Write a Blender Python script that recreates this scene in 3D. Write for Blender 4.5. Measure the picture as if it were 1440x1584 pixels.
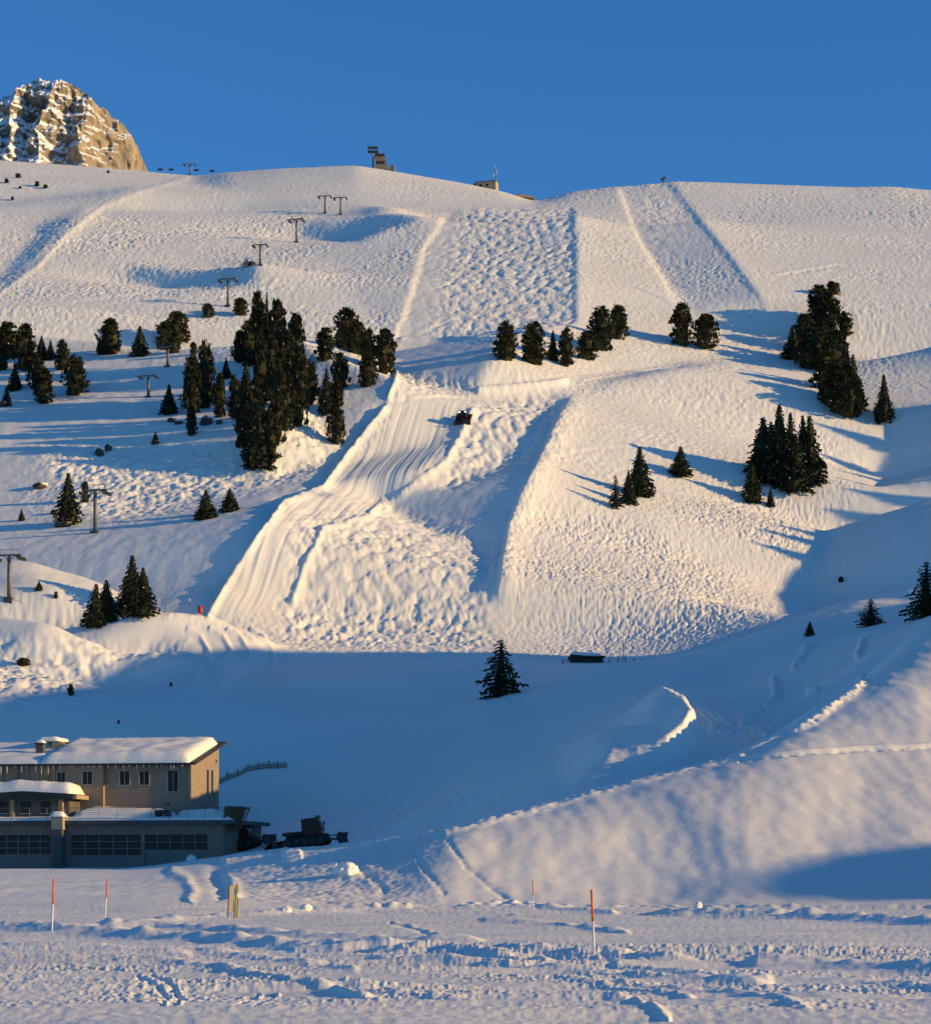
import bpy, bmesh, math, random
from mathutils import Vector, Matrix, noise
for o_ in list(bpy.data.objects): bpy.data.objects.remove(o_)
SC = bpy.context.scene
COL = SC.collection
R = math.radians
# ---------------------------------------------------------------- camera
cam = bpy.data.cameras.new('camera'); cam_o = bpy.data.objects.new('camera', cam); COL.objects.link(cam_o)
cam.sensor_fit = 'VERTICAL'; cam.sensor_height = 24.0; cam.lens = 24.0 * 3600 / 1584
cam.shift_y = (1340 - 792) / 1584.0
cam.clip_start = 0.5; cam.clip_end = 20000
cam_o.location = (0, 0, 0); cam_o.rotation_euler = (R(90), 0, 0)
SC.camera = cam_o
# ---------------------------------------------------------------- sky and sun
SUN_E, SUN_A = R(12.0), R(13.0)          # elevation; angle of the sun in front of the picture's right-hand side
world = bpy.data.worlds.new('World'); SC.world = world; world.use_nodes = True
wn = world.node_tree; bg = wn.nodes['Background']
sky = wn.nodes.new('ShaderNodeTexSky'); sky.sky_type = 'NISHITA'; sky.sun_disc = False
sky.sun_elevation = SUN_E; sky.sun_rotation = R(90) + SUN_A
sky.altitude = 2000; sky.air_density = 1.0; sky.dust_density = 0.6; sky.ozone_density = 6.0
tint = wn.nodes.new('ShaderNodeMix'); tint.data_type = 'RGBA'; tint.blend_type = 'MULTIPLY'; tint.inputs[0].default_value = 1.0
tint.inputs[7].default_value = (0.66, 0.95, 0.99, 1)
wn.links.new(sky.outputs[0], tint.inputs[6]); wn.links.new(tint.outputs[2], bg.inputs[0])
bg.inputs[1].default_value = 0.122
sun = bpy.data.lights.new('sun', 'SUN'); sun_o = bpy.data.objects.new('sun', sun); COL.objects.link(sun_o)
sun.energy = 3.9; sun.angle = R(0.5); sun.color = (1.0, 0.67, 0.27)
sdir = Vector((math.cos(SUN_E) * math.cos(SUN_A), -math.cos(SUN_E) * math.sin(SUN_A), math.sin(SUN_E)))
sun_o.rotation_euler = sdir.to_track_quat('Z', 'Y').to_euler()
SC.view_settings.view_transform = 'Standard'; SC.view_settings.look = 'None'; SC.view_settings.gamma = 1.0
SC.view_settings.use_curve_mapping = False; SC.view_settings.exposure = 0.5
SC.cycles.max_bounces = 6; SC.cycles.diffuse_bounces = 4
# ---------------------------------------------------------------- terrain
import numpy as np
F, HZ, CX = 3600.0, 1340.0, 720.0          # telephoto focal length and horizon row used to survey the photograph

SX, SY = math.cos(SUN_A), -math.sin(SUN_A)   # horizontal direction towards the sun

_perm = np.random.RandomState(7).permutation(4096)
def _hash(i, j):
    return _perm[(_perm[i & 4095] + j) & 4095]
_ga = np.random.RandomState(9).rand(4096) * 2 * math.pi
_gc, _gs = np.cos(_ga).astype(np.float32), np.sin(_ga).astype(np.float32)
def perlin(x, y):
    x = np.asarray(x, np.float32); y = np.asarray(y, np.float32)
    xi = np.floor(x).astype(np.int64); yi = np.floor(y).astype(np.int64)
    fx = (x - xi).astype(np.float32); fy = (y - yi).astype(np.float32)
    u = fx * fx * fx * (fx * (fx * 6 - 15) + 10); v = fy * fy * fy * (fy * (fy * 6 - 15) + 10)
    def g(i, j, dx, dy):
        h = _hash(xi + i, yi + j)
        return _gc[h] * dx + _gs[h] * dy
    a = g(0, 0, fx, fy); b = g(1, 0, fx - 1, fy); c = g(0, 1, fx, fy - 1); d = g(1, 1, fx - 1, fy - 1)
    return ((a + u * (b - a)) * (1 - v) + (c + u * (d - c)) * v) * 1.5
def fbm(x, y, o=3, gain=.5):
    s = 0; a = 1.0
    for k in range(o):
        s = s + a * perlin(x * 2 ** k + 17.3 * k, y * 2 ** k - 9.1 * k); a *= gain
    return s
def sstep(a, b, x):
    t = np.clip((x - a) / (b - a), 0, 1)
    return t * t * (3 - 2 * t)
def gblur1(a, sig, axis):
    r = int(3 * sig + 1); k = np.exp(-.5 * (np.arange(-r, r + 1) / sig) ** 2); k /= k.sum()
    pad = [(0, 0)] * a.ndim; pad[axis] = (r, r)
    b = np.pad(a, pad, mode='edge'); out = np.zeros_like(a, dtype=float)
    n = a.shape[axis]
    for i, w in enumerate(k):
        sl = [slice(None)] * a.ndim; sl[axis] = slice(i, i + n)
        out += w * b[tuple(sl)]
    return out
def gblur(a, s):
    return gblur1(gblur1(a, s, 0), s, 1)

# surveyed lines of the landscape: (photo column, photo row, distance in metres)
CURVES = [
 [(0, None, 8)], [(0, None, 60)], [(0, None, 118)],
 # back edge of the snowy car park
 [(-300,1400,146),(0,1398,146),(250,1396,146),(345,1398,147),(600,1405,150),(1000,1405,150),(1440,1411,137),(1700,1413,133)],
 # berm above the car park, rising to the crest of the near hill
 [(-300,1352,205),(0,1351,205),(200,1349,205),(300,1341,204),(340,1336,202),(420,1326,196),(520,1315,188),(690,1291,176),(860,1244,186),
  (1000,1209,193),(1140,1171,202),(1240,1116,220),(1340,1046,242),(1390,1000,248),(1440,962,254),(1560,955,256),(1700,985,254)],
 # road behind the crest
 [(-300,1347,232),(0,1347,232),(200,1345,232),(340,1332,226),(420,1322,220),(520,1316,210),(690,1287,187),(860,1239,194),(1000,1207,201),(1140,1175,210),
  (1240,1128,226),(1340,1050,246),(1440,956,261),(1560,950,263),(1700,980,260)],
 [(-300,1345,254),(0,1345,254),(200,1343,254),(340,1327,252),(420,1316,250),(520,1311,248),(690,1270,224),(860,1219,211),(1000,1184,218),(1065,1122,232),(1140,1117,241),
  (1240,1085,250),(1340,1022,258),(1440,952,270),(1560,946,272),(1700,970,270)],
 # foot of the shaded dune, and the dune
 [(-300,1340,272),(0,1340,272),(300,1328,272),(420,1309,272),(520,1300,268),(690,1232,257),(760,1206,252),(860,1178,244),(1000,1118,241),(1065,1092,249),(1140,1092,260),
  (1240,1068,266),(1340,1005,280),(1440,950,291),(1560,945,291),(1700,960,291)],
 [(-300,1215,298),(0,1215,298),(300,1210,298),(420,1190,294),(500,1176,292),(690,1140,291),(860,1106,294),(1000,1074,298),(1140,1060,306),(1240,1020,308),(1340,982,310),(1440,948,314),(1700,890,314)],
 [(-300,1082,318),(0,1085,318),(300,1088,322),(500,1085,330),(690,1075,336),(740,1071,338),(810,1056,340),(905,1029,345),(1000,1024,348),(1100,1003,350),(1180,976,352),
  (1250,958,352),(1340,958,352),(1440,946,352),(1700,900,352)],
 [(-300,1020,352),(0,1018,352),(150,1022,360),(300,1032,372),(500,1024,380),(690,1026,380),(780,1027,380),(905,1026,384),(1000,1027,385),(1100,1010,385),(1180,982,385),(1250,960,385),
  (1340,944,385),(1440,928,385),(1700,900,385)],
 [(-300,930,398),(0,930,398),(100,940,400),(200,955,402),(300,962,406),(500,995,405),(780,998,405),(905,1008,408),(1000,1003,408),(1100,988,408),(1180,958,408),(1250,928,408),
  (1340,908,408),(1440,884,408),(1700,860,408)],
 [(-300,840,470),(0,840,470),(300,800,490),(500,762,505),(780,790,500),(900,760,510),(1150,770,506),(1300,818,490),(1440,820,488),(1700,810,485)],
 [(-300,660,545),(0,655,545),(300,640,560),(500,612,575),(740,612,575),(880,590,585),(1100,565,595),(1180,565,595),(1300,620,580),(1380,652,565),(1440,640,565),(1700,620,565)],
 [(-300,530,612),(0,530,612),(300,530,620),(620,525,630),(740,527,630),(900,535,630),(1100,545,626),(1300,562,624),(1440,560,620),(1700,550,620)],
 [(-300,400,708),(0,400,710),(300,400,715),(620,400,715),(880,400,715),(1200,400,711),(1440,400,706),(1700,400,700)],
 [(-300,318,775),(0,320,775),(250,325,770),(465,345,760),(620,331,768),(800,325,772),(900,322,772),(1200,325,765),(1440,326,760),(1700,326,760)],
 # skyline
 [(-300,238,905),(0,248,900),(100,255,900),(225,265,890),(300,272.5,870),(350,267,850),(430,261,845),(510,257,842),(550,255,840),(620,267,835),(720,284,825),(780,297,815),(826,312,808),
  (845,308,806),(880,297,805),(960,288,805),(1040,281,805),(1100,282,805),(1200,286,805),(1320,290,805),(1375,288.5,805),(1440,294.5,805),(1700,305,805)],
]
NC = len(CURVES)
PX = np.arange(-260, 1701, 1.6)
def curve_yz(px, smooth=True):
    ys, zs = [], []
    for k, c in enumerate(CURVES):
        if c[0][1] is None:
            y = np.full(len(px), float(c[0][2])); z = np.full(len(px), -2.7)
        else:
            a = np.array(c, float)
            y = np.interp(px, a[:, 0], a[:, 2]); r = np.interp(px, a[:, 0], a[:, 1])
            z = (HZ - r) * y / F
            if smooth:
                s = (9 if k == NC - 1 else 26) / (px[1] - px[0])
                y = gblur1(y, s, 0); z = gblur1(z, s, 0)
        ys.append(y); zs.append(z)
    yr, zr = ys[-1], zs[-1]
    ys += [yr + 25, yr + 90, np.full(len(px), 1400.0)]
    zs += [zr - 2.5, zr - 40, zr - 330]
    return np.array(ys), np.array(zs)
KY, KZ = curve_yz(PX)
def hermite_cols(ky, kz, Y):
    """ky,kz (n,cols), Y (rows,) -> z (rows, cols) by monotone cubic along every column."""
    h = np.diff(ky, axis=0); d = np.diff(kz, axis=0) / h
    m = np.zeros_like(kz); m[0] = d[0]; m[-1] = d[-1]
    w1 = 2 * h[1:] + h[:-1]; w2 = h[1:] + 2 * h[:-1]
    ok = d[:-1] * d[1:] > 0
    den = np.where(ok, w1 / np.where(ok, d[:-1], 1) + w2 / np.where(ok, d[1:], 1), 1)
    m[1:-1] = np.where(ok, (w1 + w2) / den, 0)
    m = gblur1(m, 32, 1)
    m[NC - 1] = kz[NC - 1] / ky[NC - 1]          # the skyline: slope meets the line of sight
    z = np.zeros((len(Y), ky.shape[1])); Yc = Y[:, None]
    for i in range(ky.shape[0] - 1):
        t = (Yc - ky[i]) / h[i]
        msk = (t >= 0) & (t <= 1) if i < ky.shape[0] - 2 else (t >= 0)
        if i == 0: msk |= t < 0
        t = np.clip(t, 0, 1); t2 = t * t; t3 = t2 * t
        v = (2*t3-3*t2+1)*kz[i] + (t3-2*t2+t)*h[i]*m[i] + (-2*t3+3*t2)*kz[i+1] + (t3-t2)*h[i]*m[i+1]
        z = np.where(msk, v, z)
    return z
YS = np.concatenate([
    np.geomspace(6, 40, 30)[:-1],
    2.7 * F / np.arange(243, 66, -.66), np.arange(147.5, 262, .24), np.arange(262, 400, .62), np.arange(400, 822, .62),
    np.arange(822, 930, 1.5), np.geomspace(930, 1400, 28)])
YS = np.unique(YS)
Z = hermite_cols(KY, KZ, YS)
XG = (PX - CX)[None, :] / F * YS[:, None]
YG = np.repeat(YS[:, None], len(PX), 1)

# ------------------------------------------------- lie of the land: how steeply each slope leans away from or towards the evening sun
def poly_mask(pts, gx, gy):
    """inside-mask of a polygon on grid vectors gx, gy"""
    X_, Y_ = np.meshgrid(gx, gy); ins = np.zeros(X_.shape, bool); n = len(pts)
    for i in range(n):
        x0, y0 = pts[i]; x1, y1 = pts[(i + 1) % n]
        if y0 == y1: continue
        c = ((Y_ >= min(y0, y1)) & (Y_ < max(y0, y1)))
        xs = x0 + (Y_ - y0) * (x1 - x0) / (y1 - y0)
        ins ^= c & (X_ < xs)
    return ins
MX = np.arange(-300, 1744, 4.0); MY = np.arange(230, 1060, 4.0)
LEAN = [  # (value, polygon, softness)
 (.42, [(-300,230),(300,230),(340,300),(120,300),(-300,330)]),
 (.20, [(-300,330),(120,300),(280,285),(160,320),(90,380),(20,440),(-300,520)]),
 (.00, [(165,312),(185,322),(100,360),(75,400),(20,455),(-60,520),(-60,480),(0,425),(60,360),(45,350)]),
 (.45, [(330,235),(560,235),(700,270),(830,315),(690,328),(560,328),(470,318),(330,330),(150,320),(200,300)]),
 (.19, [(160,320),(330,330),(470,320),(640,330),(690,330),(650,400),(610,525),(-300,520),(20,440)]),
 (.33, [(140,318),(175,320),(80,400),(60,400)]),
 (-.12, [(462,366),(530,352),(580,332),(620,326),(660,336),(600,350),(560,372),(470,374)]),
 (.13, [(380,392),(480,376),(580,372),(640,350),(660,340),(640,430),(600,520),(560,470),(520,400)]),
 (-.12, [(180,434),(260,424),(330,410),(400,404),(395,425),(320,440),(260,452),(225,442)]),
 (.19, [(-300,455),(60,450),(230,445),(300,470),(300,520),(-300,520)]),
 (.22, [(430,400),(560,470),(600,520),(470,520),(400,470)]),
 (.19, [(690,330),(885,322),(890,500),(760,525),(612,522),(650,400)]),
 (.13, [(690,325),(830,314),(845,308),(900,296),(956,290),(960,320),(885,345),(690,350)]),
 (.43, [(888,330),(960,330),(1000,380),(1060,460),(1110,520),(1060,480),(960,475),(890,500)]),
 (.24, [(957,290),(1035,284),(1080,340),(1130,400),(1172,462),(1120,520),(1040,440),(990,370)]),
 (.46, [(1040,280),(1744,280),(1744,560),(1440,560),(1310,540),(1180,470),(1100,360)]),
 (.38, [(1100,470),(1240,470),(1240,560),(1110,560),(1060,500)]),
 # terrace between the upper and the middle run
 (-.04, [(605,524),(890,498),(780,530),(745,560),(735,606),(640,600),(610,565)]),
 (.18, [(600,570),(660,578),(735,590),(735,606),(600,616)]),
 (.40, [(745,560),(790,525),(890,498),(960,475),(1060,480),(1110,520),(1120,560),(900,590),(742,606)]),
 (.20, [(742,604),(880,592),(1000,575),(1120,555),(1130,566),(1000,592),(880,606),(742,616)]),
 (-.02, [(900,598),(960,582),(1050,566),(1130,560),(1110,572),(980,592)]),
 # big knoll right of the middle run
 (.31, [(885,606),(1000,590),(1130,560),(1250,570),(1330,640),(1390,660),(1320,760),(1300,830),(1262,900),(1262,940),(1230,956),(1040,1022),(930,1030),(780,1005),(770,930),(785,810),(830,720)]),
 (.24, [(790,800),(1000,800),(1060,900),(900,920),(770,920)]),
 # valley at the right-hand edge
 (-.10, [(1330,640),(1385,655),(1744,640),(1744,800),(1300,815),(1345,745),(1380,690)]),
 (.33, [(1320,700),(1375,690),(1350,745),(1420,755),(1744,760),(1744,812),(1310,818)]),
 (-.12, [(1310,820),(1744,812),(1744,935),(1340,930),(1240,960),(1262,900),(1280,850)]),
 (.12, [(1310,560),(1744,556),(1744,640),(1385,655),(1330,620)]),
 (-.03, [(1335,562),(1420,552),(1744,552),(1744,585),(1440,574),(1340,572)]),
 # middle run
 (.17, [(600,622),(740,616),(720,650),(690,690),(560,770),(440,780),(500,752)]),
 (-.02, [(548,712),(660,690),(700,645),(740,640),(705,690),(640,745),(600,766),(560,766),(475,772),(505,754)]),
 (.16, [(740,616),(880,606),(850,650),(790,720),(690,760),(700,690)]),
 (-.10, [(860,606),(886,606),(835,715),(785,810),(770,920),(700,930),(740,870),(720,830),(600,790),(560,770),(690,760),(790,715),(840,640)]),
 (.17, [(440,780),(560,768),(600,800),(730,830),(752,880),(720,925),(740,1005),(450,1005),(420,960),(320,958),(400,830)]),
 # long left-hand hillside falling away from the sun
 (-.10, [(-300,520),(610,524),(605,600),(590,640),(500,755),(440,778),(400,830),(315,955),(240,960),(100,940),(-300,930)]),
 (.00, [(60,700),(150,690),(300,700),(430,720),(540,690),(590,640),(600,610),(520,590),(430,690),(400,712),(440,735),(380,752),(260,775),(190,800),(120,790)]),
 (.24, [(440,640),(480,620),(520,690),(560,665),(590,640),(500,720),(430,732),(410,720)]),
 (.26, [(265,508),(380,505),(385,520),(300,530)]),
 (.30, [(440,525),(610,560),(620,585),(520,560)]),
 # low knoll on the left
 (-.03, [(-300,946),(20,946),(110,957),(60,975),(36,985),(-300,1000)]),
 (.04, [(-300,1000),(30,985),(70,1000),(20,1012),(-300,1036)]),
 (.02, [(-300,1060),(60,1040),(130,1046),(60,1060),(-300,1082)]),
 (-.02, [(120,1085),(200,1045),(200,1024),(300,1024),(440,1024),(440,1100),(-300,1130),(-300,1112)]),
 (.36, [(-300,925),(30,925),(120,945),(100,955),(-300,945)]),
 (.42, [(130,975),(170,955),(240,952),(315,962),(290,985),(210,995),(150,990)]),
 (.20, [(50,978),(140,985),(210,1000),(200,1020),(80,1000)]),
 (.20, [(-300,1040),(60,1010),(150,1010),(195,1045),(120,1080),(-300,1110)]),
 (-.03, [(200,1000),(270,975),(292,1010),(280,1022),(190,1024)]),
 (.17, [(285,985),(420,965),(450,1005),(450,1020),(290,1022)]),
]
T_ = np.full((len(MY), len(MX)), .25); 
for v_, pg in LEAN:
    T_[poly_mask(pg, MX, MY)] = v_
T_ = gblur(T_, 1.1)
def img_sample(img, gx0, gy0, st, px, py):
    fx = np.clip((px - gx0) / st, 0, img.shape[1] - 1.001); fy = np.clip((py - gy0) / st, 0, img.shape[0] - 1.001)
    i = fx.astype(int); j = fy.astype(int); a = fx - i; b = fy - j
    return (img[j, i]*(1-a) + img[j, i+1]*a)*(1-b) + (img[j+1, i]*(1-a) + img[j+1, i+1]*a)*b
ST = 2.0
WX = np.arange(-260, 261, ST); WY = np.arange(300, 912, ST)
WXG, WYG = np.meshgrid(WX, WY)
def grid_to_world(A):
    """sample a (YS, PX) array at the world grid"""
    px = CX + F * WXG / WYG
    fj = np.interp(WYG, YS, np.arange(len(YS))); j = np.clip(fj.astype(int), 0, len(YS) - 2); b = fj - j
    fi = np.clip((px - PX[0]) / (PX[1] - PX[0]), 0, len(PX) - 1.001); i = fi.astype(int); a = fi - i
    return (A[j, i]*(1-a) + A[j, i+1]*a)*(1-b) + (A[j+1, i]*(1-a) + A[j+1, i+1]*a)*b
def world_to_grid(W, X=None, Y=None):
    return img_sample(W, WX[0], WY[0], ST, XG if X is None else X, YG if Y is None else Y)
Z0W = grid_to_world(Z)
RIDW = np.interp(np.clip(CX + F * WXG / WYG, PX[0], PX[-1]), PX, KY[NC - 1])
def Dop(z):
    o = np.zeros_like(z)
    o[:, 1:-1] += SX * (z[:, 2:] - z[:, :-2]) / (2 * ST); o[1:-1] += SY * (z[2:] - z[:-2]) / (2 * ST)
    return o
def DopT(r):
    o = np.zeros_like(r)
    o[:, 2:] += SX * r[:, 1:-1] / (2 * ST); o[:, :-2] -= SX * r[:, 1:-1] / (2 * ST)
    o[2:] += SY * r[1:-1] / (2 * ST); o[:-2] -= SY * r[1:-1] / (2 * ST)
    return o
def lap(z):
    o = np.zeros_like(z); o[1:-1, 1:-1] = (z[2:, 1:-1] + z[:-2, 1:-1] + z[1:-1, 2:] + z[1:-1, :-2] - 4 * z[1:-1, 1:-1]) / ST ** 2
    return o
def lapT(r):
    q = r.copy(); q[0] = q[-1] = 0; q[:, 0] = q[:, -1] = 0
    o = -4 * q; o[1:] += q[:-1]; o[:-1] += q[1:]; o[:, 1:] += q[:, :-1]; o[:, :-1] += q[:, 1:]
    return o / ST ** 2
def relief():
    pw = CX + F * WXG / WYG; ystart = 384 - 58 * (1 - sstep(300, 420, pw))
    lam = 0.0005 + 0.25 * sstep(-60, -22, WYG - RIDW) + .02 * (1 - sstep(0, np.where(pw < 380, 22, 46), WYG - ystart)) + .25 * (1 - sstep(-8, 6, WYG - ystart))
    wg = (1 - sstep(-56, -20, WYG - RIDW)) * sstep(0, 14, WYG - ystart)
    mu = 0.25; wg0 = wg
    dz = np.zeros_like(Z0W)
    for outer in range(4):
        zz = Z0W + dz
        px = CX + F * WXG / WYG; py = HZ - F * zz / WYG
        c = img_sample(T_, MX[0], MY[0], 4.0, px, py)
        gy_, gx_ = np.gradient(zz, ST)
        nrm = np.sqrt(1 + np.clip(gx_, -.6, .6) ** 2 + np.clip(gy_, -.2, .8) ** 2)
        g = (math.sin(SUN_E) - nrm * c) / math.cos(SUN_E)
        wg = wg0 * np.where(c < .03, 2.1, 1.0)
        rhs = DopT(wg * (g - Dop(Z0W)))
        A = lambda q: DopT(wg * Dop(q)) + lam * q + mu * lapT(lap(q))
        x = dz.copy(); r = rhs - A(x); p_ = r.copy(); rs = (r * r).sum()
        for it in range(220):
            Ap = A(p_); al = rs / (p_ * Ap).sum(); x += al * p_; r -= al * Ap
            rn = (r * r).sum(); p_ = r + rn / rs * p_; rs = rn
        dz = x
    return dz
DZW = relief()
_m = (YS > 302) & (YS < 918)
_dz = np.zeros_like(Z); _dz[_m] = gblur1(gblur1(world_to_grid(DZW, XG[_m], YG[_m]), 3.2, 1), 1.6, 0)
ZB = Z + _dz * (sstep(306, 320, YG) * (1 - sstep(880, 905, YG)))
# ------------------------------------------------- unseen hill added to the right, crest shaped so its shadow fills the valley
SHADE_HILL_X = 190.0
SHADE_CREST = np.array([(-50,20),(20,18),(98,24),(106,29),(112,33.8),(117,35.8),(122,36.6),(128,36.7),(133,35.6),(140,34),(150,35),(170,39.5),(185,43),(195,45),(206,47),(213,50),(219,54),(222,56.5),(227,64),(234,70),(243,75),(262,79),(275,79),(285,80),(300,84),(318,86),
  (330,85),(337,84),(345,81.5),(353,77.5),(357,73),(361,68),(385,68),(399,73),(420,80),(432,82.8),(441,87),(454,90.5),(460,93.4),(470,93.5),(482,95.5),(500,99),(530,110),(540,117),(555,129),
  (575,135),(592,142),(605,140),(640,120),(720,110),(950,80)], float)
def shade_hill_height(x, y):
    c = np.interp(y, SHADE_CREST[:, 0], SHADE_CREST[:, 1])
    return np.maximum(c - np.abs(x - SHADE_HILL_X) * .85, -3.1)

# ------------------------------------------------- snow surface in detail
ROWB = HZ - F * ZB / YG
PXG = np.repeat(PX[None, :], len(YS), 0)
MPP = YG / F
D = np.zeros_like(ZB)
def region(x0, x1, r0, r1, y0=0, y1=2000):
    m = (PXG >= x0) & (PXG <= x1) & (ROWB >= r0) & (ROWB <= r1) & (YG >= y0) & (YG <= y1)
    return np.nonzero(m)
def line_dist(px, py, pts):
    """distance in photo pixels to a polyline, signed by its side (positive = right of travel), and the 0..1 position along it"""
    best = np.full(px.shape, 1e9); side = np.zeros(px.shape); along = np.zeros(px.shape)
    p = np.array(pts, float); L = np.hypot(*np.diff(p, axis=0).T); cum = np.concatenate([[0], np.cumsum(L)])
    for i in range(len(p) - 1):
        d = p[i + 1] - p[i]; t = np.clip(((px - p[i, 0]) * d[0] + (py - p[i, 1]) * d[1]) / (d @ d), 0, 1)
        ex = px - p[i, 0] - t * d[0]; ey = py - p[i, 1] - t * d[1]; q = np.hypot(ex, ey); m = q < best
        best = np.where(m, q, best); side = np.where(m, np.sign(d[0] * ey - d[1] * ex), side)
        along = np.where(m, (cum[i] + t * L[i]) / cum[-1], along)
    return best, side, along
def zone(pts, soft=8.0):
    """soft 0..1 mask of a polygon given in photo pixels"""
    a = np.array(pts, float)
    gx = np.arange(a[:, 0].min() - 40, a[:, 0].max() + 44, 3.0); gy = np.arange(a[:, 1].min() - 40, a[:, 1].max() + 44, 3.0)
    im = gblur(poly_mask(pts, gx, gy).astype(float), max(soft / 3.0, .6))
    out = np.zeros_like(ZB); ii = region(gx[0], gx[-1], gy[0], gy[-1])
    out[ii] = img_sample(im, gx[0], gy[0], 3.0, PXG[ii], ROWB[ii])
    return out
UP = (YG > 384)
S = np.zeros_like(ZB); S[1:] = np.cumsum(np.hypot(np.diff(YG, axis=0), np.diff(ZB, axis=0)), 0)   # distance measured along the slope
S = gblur1(S, 12, 1)

RUN_A = [(690,331),(760,322),(885,322),(889,400),(889,497),(765,521),(612,523),(640,445),(655,385)]
RUN_B = [(957,289),(1035,283),(1080,340),(1130,400),(1174,463),(1200,540),(1110,560),(1060,500),(1025,430),(985,365)]
zA = zone(RUN_A, 3) * UP; zB = zone(RUN_B, 3) * UP
D -= .55 * zA + .6 * zB * (1 - sstep(430, 500, ROWB))
bumpy = zone([(450,800),(560,790),(620,800),(740,820),(775,880),(760,930),(745,1000),(440,1000),(430,930)], 14) * UP
bumpy2 = zone([(730,625),(880,608),(840,680),(800,715),(700,755),(660,760)], 10) * UP
band = zone([(605,570),(740,588),(740,604),(610,618)], 6) * UP
cord = np.clip(zone([(600,622),(730,622),(690,700),(600,770),(620,800),(480,830),(440,940),(320,956),(400,830),(440,780),(500,755)], 8) * UP, 0, 1)
shade = np.clip(zone([(-300,560),(240,545),(360,560),(400,620),(440,690),(300,680),(150,680),(40,700),(40,790),(200,810),(430,740),(500,720),(600,640),(500,755),(440,778),(400,830),(318,955),(240,930),(-300,920)], 14)
   + zone([(850,625),(886,610),(835,715),(785,810),(770,925),(745,920),(760,860),(730,825),(600,785),(600,765),(690,755),(800,715)], 8)
   + zone([(1335,640),(1744,640),(1744,935),(1250,950),(1275,850),(1310,820),(1345,745)], 8)
   + zone([(605,526),(800,524),(770,545),(735,600),(605,560)], 6), 0, 1)
tracks = np.clip(zone([(780,790),(1000,780),(1300,640),(1320,740),(1300,830),(1262,950),(1040,1025),(780,1005)], 24) * UP, 0, 1)
lumps = np.clip(zone([(60,700),(150,690),(300,700),(430,715),(540,690),(590,640),(610,640),(560,700),(440,745),(190,805),(120,790)], 10)
   + zone([(-300,985),(60,985),(130,990),(200,1005),(290,985),(290,1020),(200,1045),(120,1085),(-300,1115)], 10)
   + zone([(440,640),(480,620),(540,690),(430,735)], 10), 0, 1)
left_up = zone([(-300,330),(700,330),(650,400),(612,524),(-300,530)], 16) * UP
base = UP * (1 - shade) * (1 - np.clip(zA + bumpy * .8 + bumpy2 + cord, 0, 1))
# mogul fields and wind crust on the open slopes
w1 = perlin(XG / 9, S / 9) * 1.2; w2 = perlin(XG / 8 + 40, S / 8 + 7) * 1.2
m1 = perlin((XG + w1) / 1.35, (S + w2) / 1.7); m2 = perlin((XG - w2) / .8 + 9, (S + w1) / .95 - 4); m3 = perlin(XG / 3.6 - 11, S / 4.6 + 3)
patchy = .45 + .65 * sstep(-.45, .45, perlin(XG / 26 + 3, S / 22)) + .25 * sstep(-.3, .4, perlin(XG / 70 + 9, S / 60)) 
moguls = .115 * m1 + .09 * m2 + .07 * m3 + .035 * perlin(XG / .5 + 3, S / .6)
far_left_smooth = 1 - .4 * sstep(640, 780, YG) * (PXG < 840) * (ROWB < 335)
D += base * patchy * moguls * (1 + .55 * left_up) * (1 - .45 * tracks) * far_left_smooth
# carved ski tracks weaving down the knoll
tr = (XG + 3.2 * perlin(XG / 22, S / 6.0) + .9 * perlin(XG / 5 + 5, S / 2.6))
r1 = 1 - np.abs(perlin(tr / 1.5, S / 3.0 + 31)) * 2.4; r2 = 1 - np.abs(perlin((XG * 1.1 - 2.6 * perlin(XG / 15 - 8, S / 5.0)) / 1.2 + 77, S / 2.2)) * 2.6
D += tracks * base * (-.22 * np.clip(r1, 0, 1) ** 2 - .18 * np.clip(r2, 0, 1) ** 2) * patchy
# big moguls with pits on the steep runs
def pits(cx, cy, px, py, amp):
    a = perlin((XG + w1 * .8) / cx, (S + w2) / cy); b = perlin(XG / px + 30, S / py)
    return amp * (np.where(a < 0, 1.25 * a, .5 * a)) + amp * .35 * b
D += zA * (pits(2.7, 3.8, 1.2, 1.6, .46) + .05 * m2) * (1 - .8 * zone([(612,540),(640,440),(655,385),(690,328),(715,330),(690,400),(660,520)], 10))
D += bumpy * (pits(2.7, 3.8, 1.2, 1.8, .50) + .10 * m2) + bumpy2 * (pits(2.2, 4.6, 1.2, 2.2, .55)) + band * pits(1.6, 3.2, .9, 1.2, .45)
D += zB * (.22 * perlin(XG / 3.2, S / 4.6) * zone([(985,300),(1050,300),(1040,400),(1000,380)], 10) + .03 * m1)
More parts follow.
